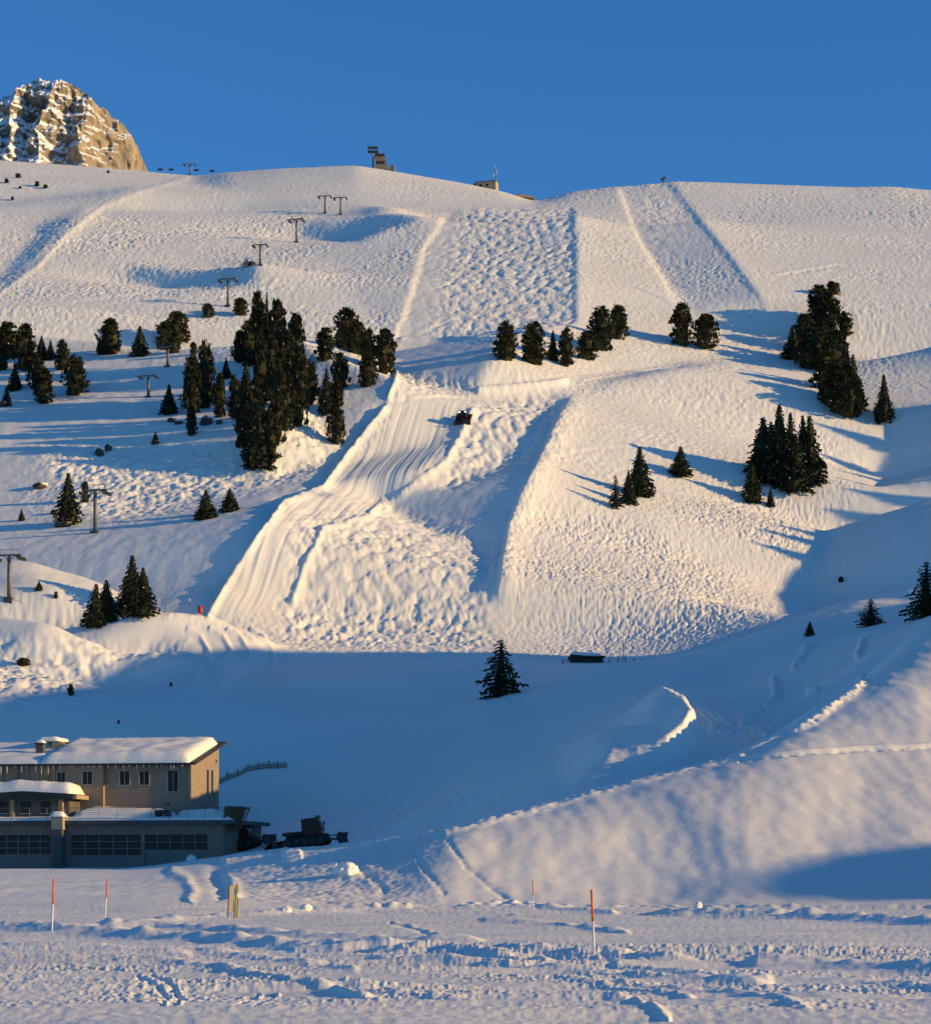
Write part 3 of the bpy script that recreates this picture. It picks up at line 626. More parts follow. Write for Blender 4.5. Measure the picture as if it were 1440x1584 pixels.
# ---------------------------------------------------------------- rocky summit behind the left-hand ridge
def rocky_peak():
    Yb = 2300.0; k = Yb / F
    sil = np.array([(-260,215),(-160,180),(-80,172),(0,156),(12,146),(30,141),(45,134),(62,127),(80,129),(96,128),(110,134),(128,140),(140,152),(152,161),(164,165),(180,172),(192,186),(203,203),(212,228),(222,258),(232,285),(250,330),(300,400)], float)
    px = np.arange(-260, 300, 1.25); top = (HZ - np.interp(px, sil[:, 0], sil[:, 1])) * k
    top = top + .9 * perlin(px / 4.2, px * 0) * 1.6 + perlin(px / 11, px * 0 + 3) * 2.2
    depth = np.concatenate([np.linspace(-1, 0, 150), np.linspace(.02, 1, 24)])
    PXv, T = np.meshgrid(px, depth); TOP = np.repeat(top[None], len(depth), 0)
    X = (PXv - CX) * k
    u = T + 1                                        # 0 foot .. 1 crest
    Hh = np.where(T <= 0, 0, -T)
    prof = np.clip(u, 0, 1) ** .92
    base = 560.0
    Z = np.where(T <= 0, base + (TOP - base) * prof, TOP - (TOP - base) * np.clip(T, 0, 1) ** 1.3)
    wx_ = X + 7 * perlin(X / 22, Z / 26) + 3 * perlin(X / 9, Z / 10 + 4)
    rid = 1 - np.abs(perlin(wx_ / 34, Z / 90 + 1)) * 2.2
    rid2 = 1 - np.abs(perlin(wx_ / 12 + 5, Z / 26 + 2)) * 2.2
    led = perlin(wx_ / 24 + 3, Z / 13); led2 = perlin(X / 7, Z / 5.5 + 9)
    fade = np.where(T <= 0, sstep(0, .25, 1 - u * .85), .6)
    dy = (-14 * rid - 5 * rid2 - 9 * led - 4.0 * led2 - 2 * perlin(X / 3.5, Z / 3.5)) * fade
    Y = Yb + np.where(T <= 0, T * (62 + 46 * (1 - sstep(90, 200, PXv))), T * 160) + dy + 0.10 * (222 - PXv) * k * 0
    Y += np.where(PXv > 140, (PXv - 140) * .9, 0)     # right flank turns away
    Z = Z + 1.2 * perlin(X / 5, T * 30) * (T <= 0)
    m = bpy.data.materials.new('cliff'); m.use_nodes = True; nt = m.node_tree; b = nt.nodes['Principled BSDF']; b.inputs['Roughness'].default_value = .9; b.inputs['Specular IOR Level'].default_value = .1
    tc = nt.nodes.new('ShaderNodeTexCoord'); geo = nt.nodes.new('ShaderNodeNewGeometry'); sx = nt.nodes.new('ShaderNodeSeparateXYZ')
    nt.links.new(geo.outputs['Normal'], sx.inputs[0])
    mp = nt.nodes.new('ShaderNodeMapping'); mp.inputs['Scale'].default_value = (1, 1, .35); nt.links.new(tc.outputs['Object'], mp.inputs[0])
    n1 = nt.nodes.new('ShaderNodeTexNoise'); n1.inputs['Scale'].default_value = .09; n1.inputs['Detail'].default_value = 8; n1.inputs['Roughness'].default_value = .65; nt.links.new(mp.outputs[0], n1.inputs['Vector'])
    rk = nt.nodes.new('ShaderNodeValToRGB'); rk.color_ramp.elements[0].color = (.12, .11, .10, 1); rk.color_ramp.elements[1].color = (.42, .34, .25, 1)
    rk.color_ramp.elements[0].position = .33; rk.color_ramp.elements[1].position = .62
    nt.links.new(n1.outputs[0], rk.inputs[0])
    n2 = nt.nodes.new('ShaderNodeTexNoise'); n2.inputs['Scale'].default_value = .12; n2.inputs['Detail'].default_value = 6; nt.links.new(tc.outputs['Object'], n2.inputs['Vector'])
    # more snow lies on the left-hand gullies than on the sheer right wall
    sp = nt.nodes.new('ShaderNodeSeparateXYZ'); nt.links.new(tc.outputs['Object'], sp.inputs[0])
    mr = nt.nodes.new('ShaderNodeMapRange'); mr.inputs['From Min'].default_value = -420; mr.inputs['From Max'].default_value = -340; mr.inputs['To Min'].default_value = .46; mr.inputs['To Max'].default_value = -.10
    nt.links.new(sp.outputs[0], mr.inputs['Value'])
    a1 = nt.nodes.new('ShaderNodeMath'); a1.operation = 'MULTIPLY_ADD'; a1.inputs[1].default_value = .7; nt.links.new(n2.outputs[0], a1.inputs[0]); nt.links.new(mr.outputs[0], a1.inputs[2])
    a2 = nt.nodes.new('ShaderNodeMath'); a2.operation = 'ADD'; nt.links.new(sx.outputs[2], a2.inputs[0]); nt.links.new(a1.outputs[0], a2.inputs[1])
    cr = nt.nodes.new('ShaderNodeValToRGB'); cr.color_ramp.elements[0].position = .84; cr.color_ramp.elements[1].position = .95
    nt.links.new(a2.outputs[0], cr.inputs[0])
    mx = nt.nodes.new('ShaderNodeMix'); mx.data_type = 'RGBA'; nt.links.new(cr.outputs[0], mx.inputs[0]); nt.links.new(rk.outputs[0], mx.inputs[6]); mx.inputs[7].default_value = (.84, .85, .87, 1)
    nt.links.new(mx.outputs[2], b.inputs['Base Color'])
    bp = nt.nodes.new('ShaderNodeBump'); bp.inputs['Strength'].default_value = .8; bp.inputs['Distance'].default_value = 4.0
    nt.links.new(n1.outputs[0], bp.inputs['Height']); nt.links.new(bp.outputs[0], b.inputs['Normal'])
    o = grid_object('rocky_peak', X, Y, Z, m)
    o.data.polygons.foreach_set('use_smooth', np.zeros(len(o.data.polygons), bool))
    tag(o, 'craggy brown rock summit streaked with snow behind the left ridge', None, None, 'structure')
rocky_peak()
# ---------------------------------------------------------------- trees
def leaf_mesh(seed, kind):
    """crown of unit height (0..1) and unit width, made of many small needle tufts; kind 'spruce' or 'pine'"""
    rg = random.Random(seed); V, Fc, MI = [], [], []
    def tuft(p, out, s, drop, mi=0):
        # three narrow faces fanning out of one twig
        for q in range(3):
            a = Vector((out.x + rg.uniform(-.7, .7), out.y + rg.uniform(-.7, .7), out.z + rg.uniform(-.5, .5) - drop)).normalized()
            b = a.cross(Vector((rg.uniform(-1, 1), rg.uniform(-1, 1), rg.uniform(-1, 1)))).normalized()
            n = len(V); w = s * rg.uniform(.35, .6); L = s * rg.uniform(.8, 1.5)
            V.extend([p - b * w * .5, p + b * w * .5, p + a * L * .7 + b * w * .45, p + a * L, p + a * L * .65 - b * w * .5])
            Fc.append((n, n + 1, n + 2, n + 3, n + 4)); MI.append(mi)
    if kind in ('spruce', 'open'):
        lev = 23 if kind == 'spruce' else 16; top = rg.uniform(.95, 1)
        lean = rg.uniform(-.03, .03)
        for l in range(lev):
            t = .015 + .97 * (l / (lev - 1)) ** .92
            env = .5 * (1 - t) ** (.86 if kind == 'spruce' else .68) * (1 - .28 * math.exp(-t * 16)) + .018
            nb = max(4, int((11 if kind == 'spruce' else 9) - 6 * t)); a0 = rg.uniform(0, 6.28)
            for k in range(nb):
                az = a0 + 6.283 * k / nb + rg.uniform(-.25, .25); d = Vector((math.cos(az), math.sin(az), 0))
                L = env * (rg.uniform(.68, 1.16) if kind == 'spruce' else rg.uniform(.62, 1.22)); n = max(2, int(L / .040))
                for j in range(n):
                    f = (j + .6) / n; r = L * f
                    z = t + .02 - (.06 if kind == 'spruce' else .03) * f * (1 - t * .6) - .03 * f * f + rg.uniform(-.008, .008)
                    for _ in range(2):
                        p = Vector((d.x * r + rg.uniform(-.02, .02) + lean * t, d.y * r + rg.uniform(-.02, .02), z * top))
                        tuft(p, d * .9, .052 * (1.15 - .45 * t), .35, 1 if (rg.random() < .012 and f > .4) else 0)
        core = [(0.0, .30), (.2, .30), (.5, .19), (.8, .08), (.97, .012)] if kind == 'spruce' else [(0.02, .14), (.3, .12), (.6, .07), (.95, .01)]
    else:
        prof = [(0, .30), (.08, .42), (.25, .5), (.5, .48), (.72, .40), (.88, .27), (.97, .13), (1.0, .04)]
        sk = rg.uniform(-.06, .06); ph = rg.uniform(0, 6.28)
        def env(t):
            for (a, ra), (b, rb) in zip(prof, prof[1:]):
                if a <= t <= b: return ra + (rb - ra) * (t - a) / (b - a)
            return .04
        for c in range(150):
            t = rg.uniform(.01, .985); az = rg.uniform(0, 6.283)
            e = env(t) * (1 + .16 * math.sin(3 * az + 9 * t + ph) + rg.uniform(-.22, .14)); r = e * (.62 + .36 * rg.random())
            c0 = Vector((math.cos(az) * r + sk * t, math.sin(az) * r, t)); d = Vector((math.cos(az), math.sin(az), .35))
            for _ in range(11):
                p = c0 + Vector((rg.gauss(0, .045), rg.gauss(0, .045), rg.gauss(0, .022)))
                tuft(p, d, .058, -.25, 1 if rg.random() < .006 else 0)
        core = [(0.0, .14), (.1, .28), (.4, .36), (.7, .28), (.9, .13), (.97, .03)]
    # the dim inside of the crown: an uneven shell of twigs
    n = len(V); m = 9
    for (t, r) in core:
        for k in range(m):
            az = 6.283 * k / m; q = r * rg.uniform(.72, 1.1); V.append(Vector((math.cos(az) * q, math.sin(az) * q, t)))
    for l in range(len(core) - 1):
        for k in range(m):
            Fc.append((n + l * m + k, n + l * m + (k + 1) % m, n + (l + 1) * m + (k + 1) % m, n + (l + 1) * m + k)); MI.append(0)
    me = bpy.data.meshes.new('crown'); me.from_pydata([tuple(v) for v in V], [], Fc)
    me.materials.append(M['needles_spruce' if kind != 'pine' else 'needles']); me.materials.append(M['snow_soft'])
    me.polygons.foreach_set('material_index', MI); me.update()
    return me
def trunk_mesh():
    b = MB(); b.tube((0, 0, -.10), (0, 0, .45), .050, .032, 8); b.tube((0, 0, .45), (0, 0, .93), .032, .006, 7)
    for k in range(8):
        a = k * 2.4; z = .12 + .09 * k; b.tube((0, 0, z), (math.cos(a) * .3 * (1 - z), math.sin(a) * .3 * (1 - z), z - .02), .012, .004, 5)
    me = bpy.data.meshes.new('trunk'); me.from_pydata(b.v, [], b.f); me.materials.append(M['bark']); return me
CROWNS = {'s': [leaf_mesh(10 + k, 'spruce') for k in range(4)], 'o': [leaf_mesh(50 + k, 'open') for k in range(2)], 'p': [leaf_mesh(30 + k, 'pine') for k in range(5)]}
TRUNK = trunk_mesh()
trg = random.Random(5)
def tree(px, base, top, w, kind, label, group=None, p=None, h=None):
    p = p or at(px, base); k = p.y / F
    h = h or (base - top) * k; wd = w * k * (1.32 if kind in 'so' else 1.14)
    t = thing('spruce_tree' if kind in 'so' else 'pine_tree', label, 'tree', (p.x, p.y, p.z - .15), trg.uniform(0, 6.28), group, (wd, wd, h + .15))
    c = bpy.data.objects.new('crown', trg.choice(CROWNS[kind])); COL.objects.link(c); c.parent = t
    tr = bpy.data.objects.new('trunk', TRUNK); COL.objects.link(tr); tr.parent = t
    tr.scale = (min(1, .09 * h / wd / .1), min(1, .09 * h / wd / .1), 1)
    return t
def shrub(px, base, w, h, label, cat='shrub', group=None):
    """low dwarf pine: a few stems with tufts"""
    p = at(px, base); k = p.y / F
    t = thing('shrub', label, cat, (p.x, p.y, p.z - .1), trg.uniform(0, 6.28), group, (w * k, w * k, h * k + .1))
    c = bpy.data.objects.new('foliage', CROWNS['p'][trg.randrange(5)]); COL.objects.link(c); c.parent = t
    s = bpy.data.objects.new('stem', TRUNK); COL.objects.link(s); s.parent = t
    return t
A_ = 'pines at the left edge of the slope'; B_ = 'small wood left of the middle run'; C_ = 'pines beside the terrace'; D_ = 'row of pines above the knoll'; E_ = 'dense clump on the right-hand knoll'; G_ = 'spruces on the knoll'
TREES = [
 # px, base, top, width, kind, label, group
 (10,556,500,34,'p','broad dark pine on the left picture edge, highest of its clump',A_),
 (39,574,504,30,'p','tall broad pine second from the left edge, in the upper left clump',A_),
 (2,573,539,18,'p','half cut-off pine right at the left picture border, below the tall ones',A_),
 (65,557,519,19,'s','thin pointed spruce just right of the two broad pines at far left',A_),
 (79,557,526,14,'s','slimmest small spruce beside the thin pointed one at far left',A_),
 (97,573,527,19,'p','narrow rounded pine above the bright snow patch at far left',A_),
 (118,612,551,31,'p','dense wide pine standing right of the bright snow patch at far left',A_),
 (24,604,562,20,'s','lower pine on the slope below the broad pair at the left edge',A_),
 (58,600,552,25,'p','upper one of two overlapping pines above a thin lit snow streak at left',A_),
 (67,625,571,26,'p','lower one of two overlapping pines above a thin lit snow streak at left',A_),
 (11,629,596,14,'s','crooked little spruce beside a snow-capped rock at the left border',A_),
 (171,548,495,31,'p','round-topped pine alone on the slope rim left of the lift line',None),
 (157,549,530,13,'p','stunted bushy pine leaning against a round-topped one at left',None),
 (217,550,503,25,'s','solitary pointed conifer between two wider pines on the slope rim',None),
 (274,532,484,33,'p','taller back pine of the trio behind the lift pylon',None),
 (258,540,499,28,'p','left front pine of the trio whose crown meets a lift pylon',None),
 (269,546,522,19,'p','short front pine under the trio behind the lift pylon',None),
 (322,491,470,16,'p','tiny round pine on a bright snow lip right of the lift line',None),
 (372,488,462,19,'p','small stout pine just left of the top of the wood',None),
 (262,641,594,24,'s','lone young spruce above snow-covered boulders left of the wood',None),
 (300,549,530,11,'p','little dark pine at the upper left corner of the wood',B_),
 (318,632,530,29,'p','tall pine on the left side of the wood, right of its twin',B_),
 (298,640,553,28,'p','tall pine at the very left side of the wood',B_),
 (296,674,628,16,'p','narrow dark pine hanging lowest on the left side of the wood',B_),
 (350,585,552,16,'s','small pointed spruce in the gap in the middle of the wood',B_),
 (341,646,580,19,'p','slim pine left of the gap inside the wood',B_),
 (363,648,583,20,'p','slim pine right of the gap inside the wood',B_),
 (381,606,560,22,'s','loose spruce with bluish snow behind it at the left flank of the wood',B_),
 (400,560,455,26,'p','rounded pine forming the left of the three peaks on top of the wood',B_),
 (413,560,449,18,'s','pointed spruce forming the highest peak of the wood',B_),
 (428,585,468,30,'p','rounded pine right of the highest peak of the wood',B_),
 (456,575,487,28,'p','broad pine on the upper right shoulder of the wood',B_),
 (371,562,515,22,'p','ragged pine on the upper left shoulder of the wood',B_),
 (386,567,499,30,'p','wide pine under the top peaks on the left of the wood',B_),
 (441,612,510,32,'p','wide pine under the right shoulder of the wood',B_),
 (419,620,520,30,'p','pine in the very centre of the wood',B_),
 (403,628,520,24,'p','reddish brown pine left of the centre of the wood',B_),
 (480,626,559,28,'p','rounded pine on the right edge of the wood',B_),
 (463,661,540,30,'p','tall pine over a bright snow patch on the right of the wood',B_),
 (441,668,580,28,'p','pine low in the wood, left of the one over the bright patch',B_),
 (429,686,560,30,'p','tall pine in the lower middle of the wood',B_),
 (376,693,600,24,'p','slender pine at the lower left edge of the wood',B_),
 (394,700,605,34,'p','big pine behind the lowest pair of the wood',B_),
 (400,723,625,48,'s','widest conifer, left of the lowest pair at the foot of the wood',B_),
 (417,720,640,30,'p','right one of the lowest pair at the foot of the wood',B_),
 (502,560,510,26,'p','leftmost rounded pine of the group beside the terrace',C_),
 (537,542,479,37,'p','tallest broad pine of the group beside the terrace',C_),
 (553,548,500,28,'p','shorter pine overlapping the right of the tallest by the terrace',C_),
 (571,570,510,22,'p','narrow pine between two wider ones beside the terrace',C_),
 (594,578,511,30,'p','rightmost pine beside the terrace, next to the smooth run',C_),
 (569,599,550,25,'p','lower front pine at the right of the terrace group',C_),
 (527,602,548,26,'p','snow-flecked pine below the tallest of the terrace group',C_),
 (505,641,570,24,'s','uneven conifer between the wood and the terrace group',C_),
 (521,632,590,18,'p','small pine tucked behind the uneven conifer by the terrace',C_),
 (521,688,628,24,'p','lone columnar pine on bright snow below the terrace group',None),
 (106,812,731,38,'s','big shaggy conifer beside the lower lift pylon on the left',None),
 (132,779,748,12,'p','thin dead-looking conifer behind the arm of the lower lift pylon',None),
 (34,806,787,9,'s','tiny dark conifer alone near the left edge in the shade',None),
 (319,803,757,32,'s','left one of two young spruces in the blue shade',None),
 (356,791,755,28,'s','right one of two young spruces in the blue shade',None),
 (205,953,861,42,'s','taller spruce of the pair on the low lit knoll',None),
 (222,953,878,38,'s','shorter spruce of the pair on the low lit knoll',None),
 (149,968,902,36,'s','left one of two squat spruces by the lower left snow bank',None),
 (165,962,896,36,'s','right one of two squat spruces by the lower left snow bank',None),
 (61,915,901,11,'s','tiny spruce alone in the shade right of the nearest pylon',None),
 (241,687,668,11,'s','little spruce on a rock below the boulders left of the wood',None),
 (782,558,499,30,'p','leftmost round pine of the row above the middle run',D_),
 (825,564,500,33,'p','second wide pine of the row above the middle run',D_),
 (855,557,510,17,'s','thin young spruce in the row above the middle run',D_),
 (876,567,508,21,'p','narrow pine right of the thin young spruce in the row',D_),
 (907,557,515,29,'p','squat pine left below the tallest pair of the row',D_),
 (929,543,476,33,'p','left one of the tallest pair at the right of the row',D_),
 (955,525,474,26,'p','right one of the tallest pair at the right of the row',D_),
 (1053,535,472,30,'p','club-shaped pine standing apart, above the knoll road',None),
 (1089,540,488,33,'p','cone-shaped pine beside the club-shaped one above the knoll road',None),
 (989,766,690,38,'s','tall spruce on the knoll slope with two spindly ones at its left',None),
 (972,780,727,22,'s','spindly spruce pressed against a taller one on the knoll slope',None),
 (952,786,735,18,'o','sparse brownish spruce, lowest left on the knoll slope',None),
 (1052,736,690,31,'s','single even spruce alone in the middle of the knoll',None),
 (1287,457,437,18,'p','ball-shaped little pine at the very top of the dense clump',E_),
 (1267,505,444,28,'p','pine forming the left top peak of the dense clump',E_),
 (1282,525,457,32,'p','pine below the ball-shaped one in the dense clump',E_),
 (1306,524,485,17,'p','narrow pine sticking out at the upper right of the dense clump',E_),
 (1243,548,489,24,'p','pine on the left shoulder of the dense clump',E_),
 (1226,556,502,27,'s','leftmost conifer of the dense clump',E_),
 (1262,565,503,35,'p','wide pine in the upper middle of the dense clump',E_),
 (1291,578,514,32,'p','wide pine right of the upper middle of the dense clump',E_),
 (1249,570,528,30,'p','bushy pine at the lower left fringe of the dense clump',E_),
 (1306,602,526,22,'s','pointed spruce on the right outline of the dense clump',E_),
 (1275,602,545,36,'p','broad pine in the centre of the dense clump',E_),
 (1319,632,548,24,'s','tall spruce on the far right outline of the dense clump',E_),
 (1295,622,560,34,'p','broad pine low in the centre of the dense clump',E_),
 (1284,627,584,27,'p','pine over the lower left shadow of the dense clump',E_),
 (1309,647,580,36,'p','lowest wide conifer of the dense clump',E_),
 (1322,646,588,27,'p','lowest right conifer of the dense clump',E_),
 (1273,619,590,15,'s','tiny spruce in front of the left foot of the dense clump',E_),
 (1297,640,600,27,'p','short pine left of the lowest conifers of the dense clump',E_),
 (1366,653,580,27,'s','slim pointed spruce standing alone right of the dense clump',None),
 (1205,750,627,36,'s','tallest spruce of the tight group on the knoll',G_),
 (1180,737,645,38,'s','leftmost wide spruce of the tight group on the knoll',G_),
 (1192,747,652,32,'s','spruce in front between the left ones of the tight group',G_),
 (1222,756,638,26,'s','slender spruce right of the tallest in the tight group',G_),
 (1230,760,670,34,'s','lowest front spruce of the tight group on the knoll',G_),
 (1241,747,640,26,'s','left of the two right-hand spruces of the tight group',G_),
 (1252,747,641,32,'s','rightmost spruce of the tight group on the knoll',G_),
 (1163,776,715,29,'s','small spruce left below the tight group on the knoll',None),
 (1191,785,756,12,'s','tiny spruce below the tight group on the knoll',None),
 (1346,968,926,34,'o','small sparse spruce on the shaded dune near the right edge',None),
 (1432,954,868,50,'o','big spruce cut off by the right picture edge',None),
 (1252,984,961,14,'s','stubby little conifer on the crest left of the sparse spruce',None),
 (775,1076,988,56,'o','large open-branched spruce behind the shaded dune crest in the middle',None),
]
for (px_, b_, t_, w_, k_, l_, g_) in TREES: tree(px_, b_, t_, w_ * (1.22 if g_ == E_ else 1.4 if g_ == G_ else (.94 if g_ == B_ else 1.06)), k_, l_, g_)
SHR = [(11,284,7,7),(29,276,9,7),(58,289,8,8),(71,292,7,6),(32,292,5,4),(20,310,5,6),(168,268,5,4)]
SHL = ['topmost left dwarf pine speck on the bright left ridge','second dwarf pine from the left on the bright ridge','larger dwarf pine of the close pair on the bright ridge','smaller dwarf pine of the close pair on the bright ridge',
  'tiny dwarf pine between the others on the bright ridge','lowest dwarf pine on the bright left ridge','dwarf pine below the foot of the rocky summit']
for (s_, l_) in zip(SHR, SHL): shrub(*s_, l_, group='dwarf pines on the left ridge')
shrub(37, 1031, 22, 12, 'flat dark bush on the rough lit snow at the lower left')
shrub(110, 1076, 10, 18, 'upright brown bush on the edge of the lower left snow bank')
shrub(87, 930, 7, 10, 'faint tiny bush in the shade right of the nearest pylon')
shrub(1300, 903, 9, 8, 'tiny dark bush alone in the right-hand shade')
shrub(190, 958, 6, 5, 'tiny bush on the lit knoll under the spruce pair')
shrub(265, 1062, 5, 6, 'dark speck of a bush in the shade right of the lower left bank')
shrub(184, 1121, 4, 6, 'tiny twig of a bush in the shade above the lodge')
# conifers on the ridge outside the picture: their long shadows streak the right-hand valley
for (yy, hh) in [(397,8),(447,9),(456,10),(462,8),(484,9),(490,12),(497,10),(503,14),(512,13),(520,15),(527,11),(534,12),(545,13),(556,10)]:
    zz = float(np.interp(yy, SHADE_CREST[:, 0], SHADE_CREST[:, 1]))
    tree(0, 0, 0, 4.5 * F / yy, 's', 'conifer on the ridge right of the slopes, outside the view', 'conifers on the right-hand ridge', Vector((SHADE_HILL_X, yy, zz - 2.0)), hh)
# ---------------------------------------------------------------- lodge with the groomer garages
def soft_slab(name, poly, zb, thick, m, parent, seed=1, res=.45, edge=.7, sag=.12, slope=None):
    """a rounded blanket of snow lying on a convex outline (x, y); slope(x, y) gives the height of the surface below it"""
    xs = [p[0] for p in poly]; ys = [p[1] for p in poly]
    nx = max(6, int((max(xs) - min(xs)) / res)); ny = max(6, int((max(ys) - min(ys)) / res))
    gx = np.linspace(min(xs), max(xs), nx); gy = np.linspace(min(ys), max(ys), ny)
    V, Fc = [], []
    sl = slope or (lambda x, y: zb)
    def edge_d(x, y): return max(0, min(x - min(xs), max(xs) - x, y - min(ys), max(ys) - y))
    for y in gy:
        for x in gx:
            e = min(1, edge_d(x, y) / edge); f = math.sqrt(max(0, 1 - (1 - e) ** 2))
            nz = noise.noise(Vector((x * .45 + seed, y * .45, seed))) * .5 + noise.noise(Vector((x * 1.3, y * 1.3 + seed, 2))) * .2
            V.append((x, y, sl(x, y) + thick * f * (1 + .45 * nz) + .01))
    for x, y, z in list(V): V.append((x, y, sl(x, y) - .02))
    N = nx * ny
    for j in range(ny - 1):
        for i in range(nx - 1):
            a = j * nx + i; Fc.append((a, a + 1, a + nx + 1, a + nx)); Fc.append((N + a + nx, N + a + nx + 1, N + a + 1, N + a))
    ring = [i for i in range(nx)] + [j * nx + nx - 1 for j in range(1, ny)] + [(ny - 1) * nx + i for i in range(nx - 2, -1, -1)] + [j * nx for j in range(ny - 2, 0, -1)]
    for a, b in zip(ring, ring[1:] + ring[:1]): Fc.append((b, a, N + a, N + b))
    mb = MB(); mb.add(V, Fc); return mb.build(name, m, parent, smooth=True)
def lodge():
    Y0 = 262.0; X0 = (297 - CX) * Y0 / F; z0 = -.55
    L = thing('ski_lodge', 'tan two-storey lodge over groomer garages with thick snow on its roofs', 'lodge', (X0, Y0, z0), R(-10))
    # --- garage storey
    g = MB()
    g.box(-33, -20.9, -6, -5.6, 0, 5.2); g.box(-14.4, -12.1, -6, -5.6, 0, 5.2); g.box(-4.0, -3.6, -6, -5.6, 0, 5.2); g.box(3.6, 5.4, -6, -5.6, 0, 5.2)
    for a, b in ((-20.9, -14.4), (-12.1, -4.0), (-3.6, 3.6)): g.box(a, b, -6, -5.6, 4.05, 5.2)
    g.box(5.0, 5.4, -5.6, 10, 0, 5.2); g.box(-33, -32.6, -5.6, 10, 0, 5.2); g.box(-32.6, 5.0, 9.6, 10, 0, 5.2)
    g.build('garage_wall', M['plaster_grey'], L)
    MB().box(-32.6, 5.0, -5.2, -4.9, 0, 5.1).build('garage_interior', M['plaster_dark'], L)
    def door(x0, x1, cols, rows, zw0):
        d = MB().box(x0, x1, -5.85, -5.75, 0, zw0).build('garage_door', M['door'], L)
        fr = MB()
        for c in range(cols + 1): x = x0 + (x1 - x0) * c / cols; fr.box(max(x0, x - .06), min(x1, x + .06), -5.87, -5.76, zw0, 4.05)
        for r in range(rows + 1):
            z = zw0 + (4.05 - zw0) * r / rows
            for c in range(cols):
                a = x0 + (x1 - x0) * c / cols + .06; b = x0 + (x1 - x0) * (c + 1) / cols - .06; fr.box(a, b, -5.868, -5.762, max(zw0 + .003, z - .045), min(4.047, z + .045))
        fr.build('window_grid', M['door'], d)
        MB().box(x0 + .02, x1 - .02, -5.80, -5.78, zw0 + .01, 4.03).build('glazing', M['glass'], d)
    door(-20.9, -14.4, 5, 3, 1.85); door(-12.1, -4.0, 5, 3, 1.75); door(-3.6, 3.6, 5, 2, 2.35)
    p = MB().box(-13.75, -12.75, -7.1, -6.0, 0, 6.0).build('buttress', M['concrete_dark'], L); MB().box(-13.9, -12.6, -7.25, -6.0, 4.6, 6.05).build('capital', M['tan'], p)
    soft_slab('snow_cap', [(-14.1, -7.4), (-12.4, -7.4), (-12.4, -6.0), (-14.1, -6.0)], 6.05, .6, M['snow_soft'], p, 4, .3, .5)
    MB().box(-33.3, 6.4, -6.6, 10.2, 5.2, 5.62).build('deck_slab', M['concrete_dark'], L)
    soft_slab('deck_snow', [(-33.2, -6.55), (6.3, -6.55), (6.3, -.6), (-33.2, -.6)], 5.63, .42, M['snow_soft'], L, 7, .5, .5)
    soft_slab('snow_drift', [(-12.3, -5.2), (-1.2, -5.2), (-1.2, -.55), (-12.3, -.55)], 5.9, 1.35, M['snow_soft'], L, 9, .5, 3.2)
    soft_slab('snow_drift', [(-.5, -4.8), (4.6, -4.8), (4.6, -1), (-.5, -1)], 5.9, .95, M['snow_soft'], L, 12, .4, 1.4)
    rl = MB()
    xs = [-32.9 + 2.02 * k for k in range(20)]
    for x in xs: rl.tube((x, -6.45, 5.62), (x, -6.45, 7.0), .035, n=6)
    for z in (7.0, 6.75, 6.5, 6.25): rl.tube((-32.9, -6.45, z), (5.5, -6.45, z), .02 if z < 7 else .04, n=6)
    rl.build('railing', M['steel'], L)
    ws = MB()
    for k in range(9):
        t = k / 8; ws.beam((5.55 + .12 * k, -6.2 + 1.0 * k * .45, 4.3 + .05 * k), (5.75 + .22 * k, -6.2 + 1.0 * k * .45, 7.15), .34, .06)
    ws.beam((5.6, -6.25, 4.7), (6.6, -2.4, 4.8), .08, .16); ws.beam((5.8, -6.25, 6.9), (7.4, -2.4, 6.95), .08, .16)
    ws.build('slatted_screen', M['wood'], L)
    # --- upper storey
    def roofz(y): return 12.05 + .235 * (y + .6)
    w = MB()
    w.box(-10.2, -.25, 0, .3, 5.62, roofz(.0) - .03); w.box(-29, -10.2, -.55, -.25, 5.62, roofz(-.5) - .05)
    w.prism([(-.25, 5.62), (11, 5.62), (11, roofz(11) - .04), (-.25, roofz(-.25) - .04)], 'x', -.25, 0)
    w.box(-10.5, -10.2, -.25, .3, 5.62, roofz(0) - .04)
    w.prism([(.3, 5.62), (11, 5.62), (11, roofz(11) - .04), (.3, roofz(.3) - .04)], 'x', -29, -28.7)
    w.box(-28.7, -.25, 10.7, 11, 5.62, roofz(10.7) - .03)
    w.build('wall', M['plaster'], L)
    def win(x0, x1, z0_, z1, yf, side=False):
        f = MB()
        if side:
            f.box(.0, .07, x0, x1, z0_ - .09, z0_); f.box(.0, .05, x0, x1, z1, z1 + .08); f.box(.0, .05, x0 - .09, x0, z0_, z1); f.box(.0, .05, x1, x1 + .09, z0_, z1)
            o = f.build('window', M['frame'], L); MB().box(.005, .02, x0 + .003, x1 - .003, z0_ + .003, z1 - .003).build('pane', M['glass'], o)
        else:
            f.box(x0, x1, yf - .09, yf, z0_ - .10, z0_); f.box(x0, x1, yf - .05, yf, z1, z1 + .08); f.box(x0 - .12, x0, yf - .06, yf, z0_ - .1, z1 + .08); f.box(x1, x1 + .12, yf - .06, yf, z0_ - .1, z1 + .08)
            f.box((x0 + x1) / 2 - .03, (x0 + x1) / 2 + .03, yf - .04, yf - .025, z0_, z1)
            o = f.build('window', M['frame'], L); MB().box(x0 + .003, x1 - .003, yf - .02, yf - .005, z0_ + .003, z1 - .003).build('pane', M['glass'], o)
    win(-8.4, -7.3, 9.75, 11.3, 0); win(-6.1, -5.0, 9.75, 11.3, 0); win(-2.75, -1.6, 9.0, 11.35, 0)
    win(-12.6, -11.5, 9.8, 11.25, -.55); win(-15.6, -14.7, 9.9, 11.2, -.55)
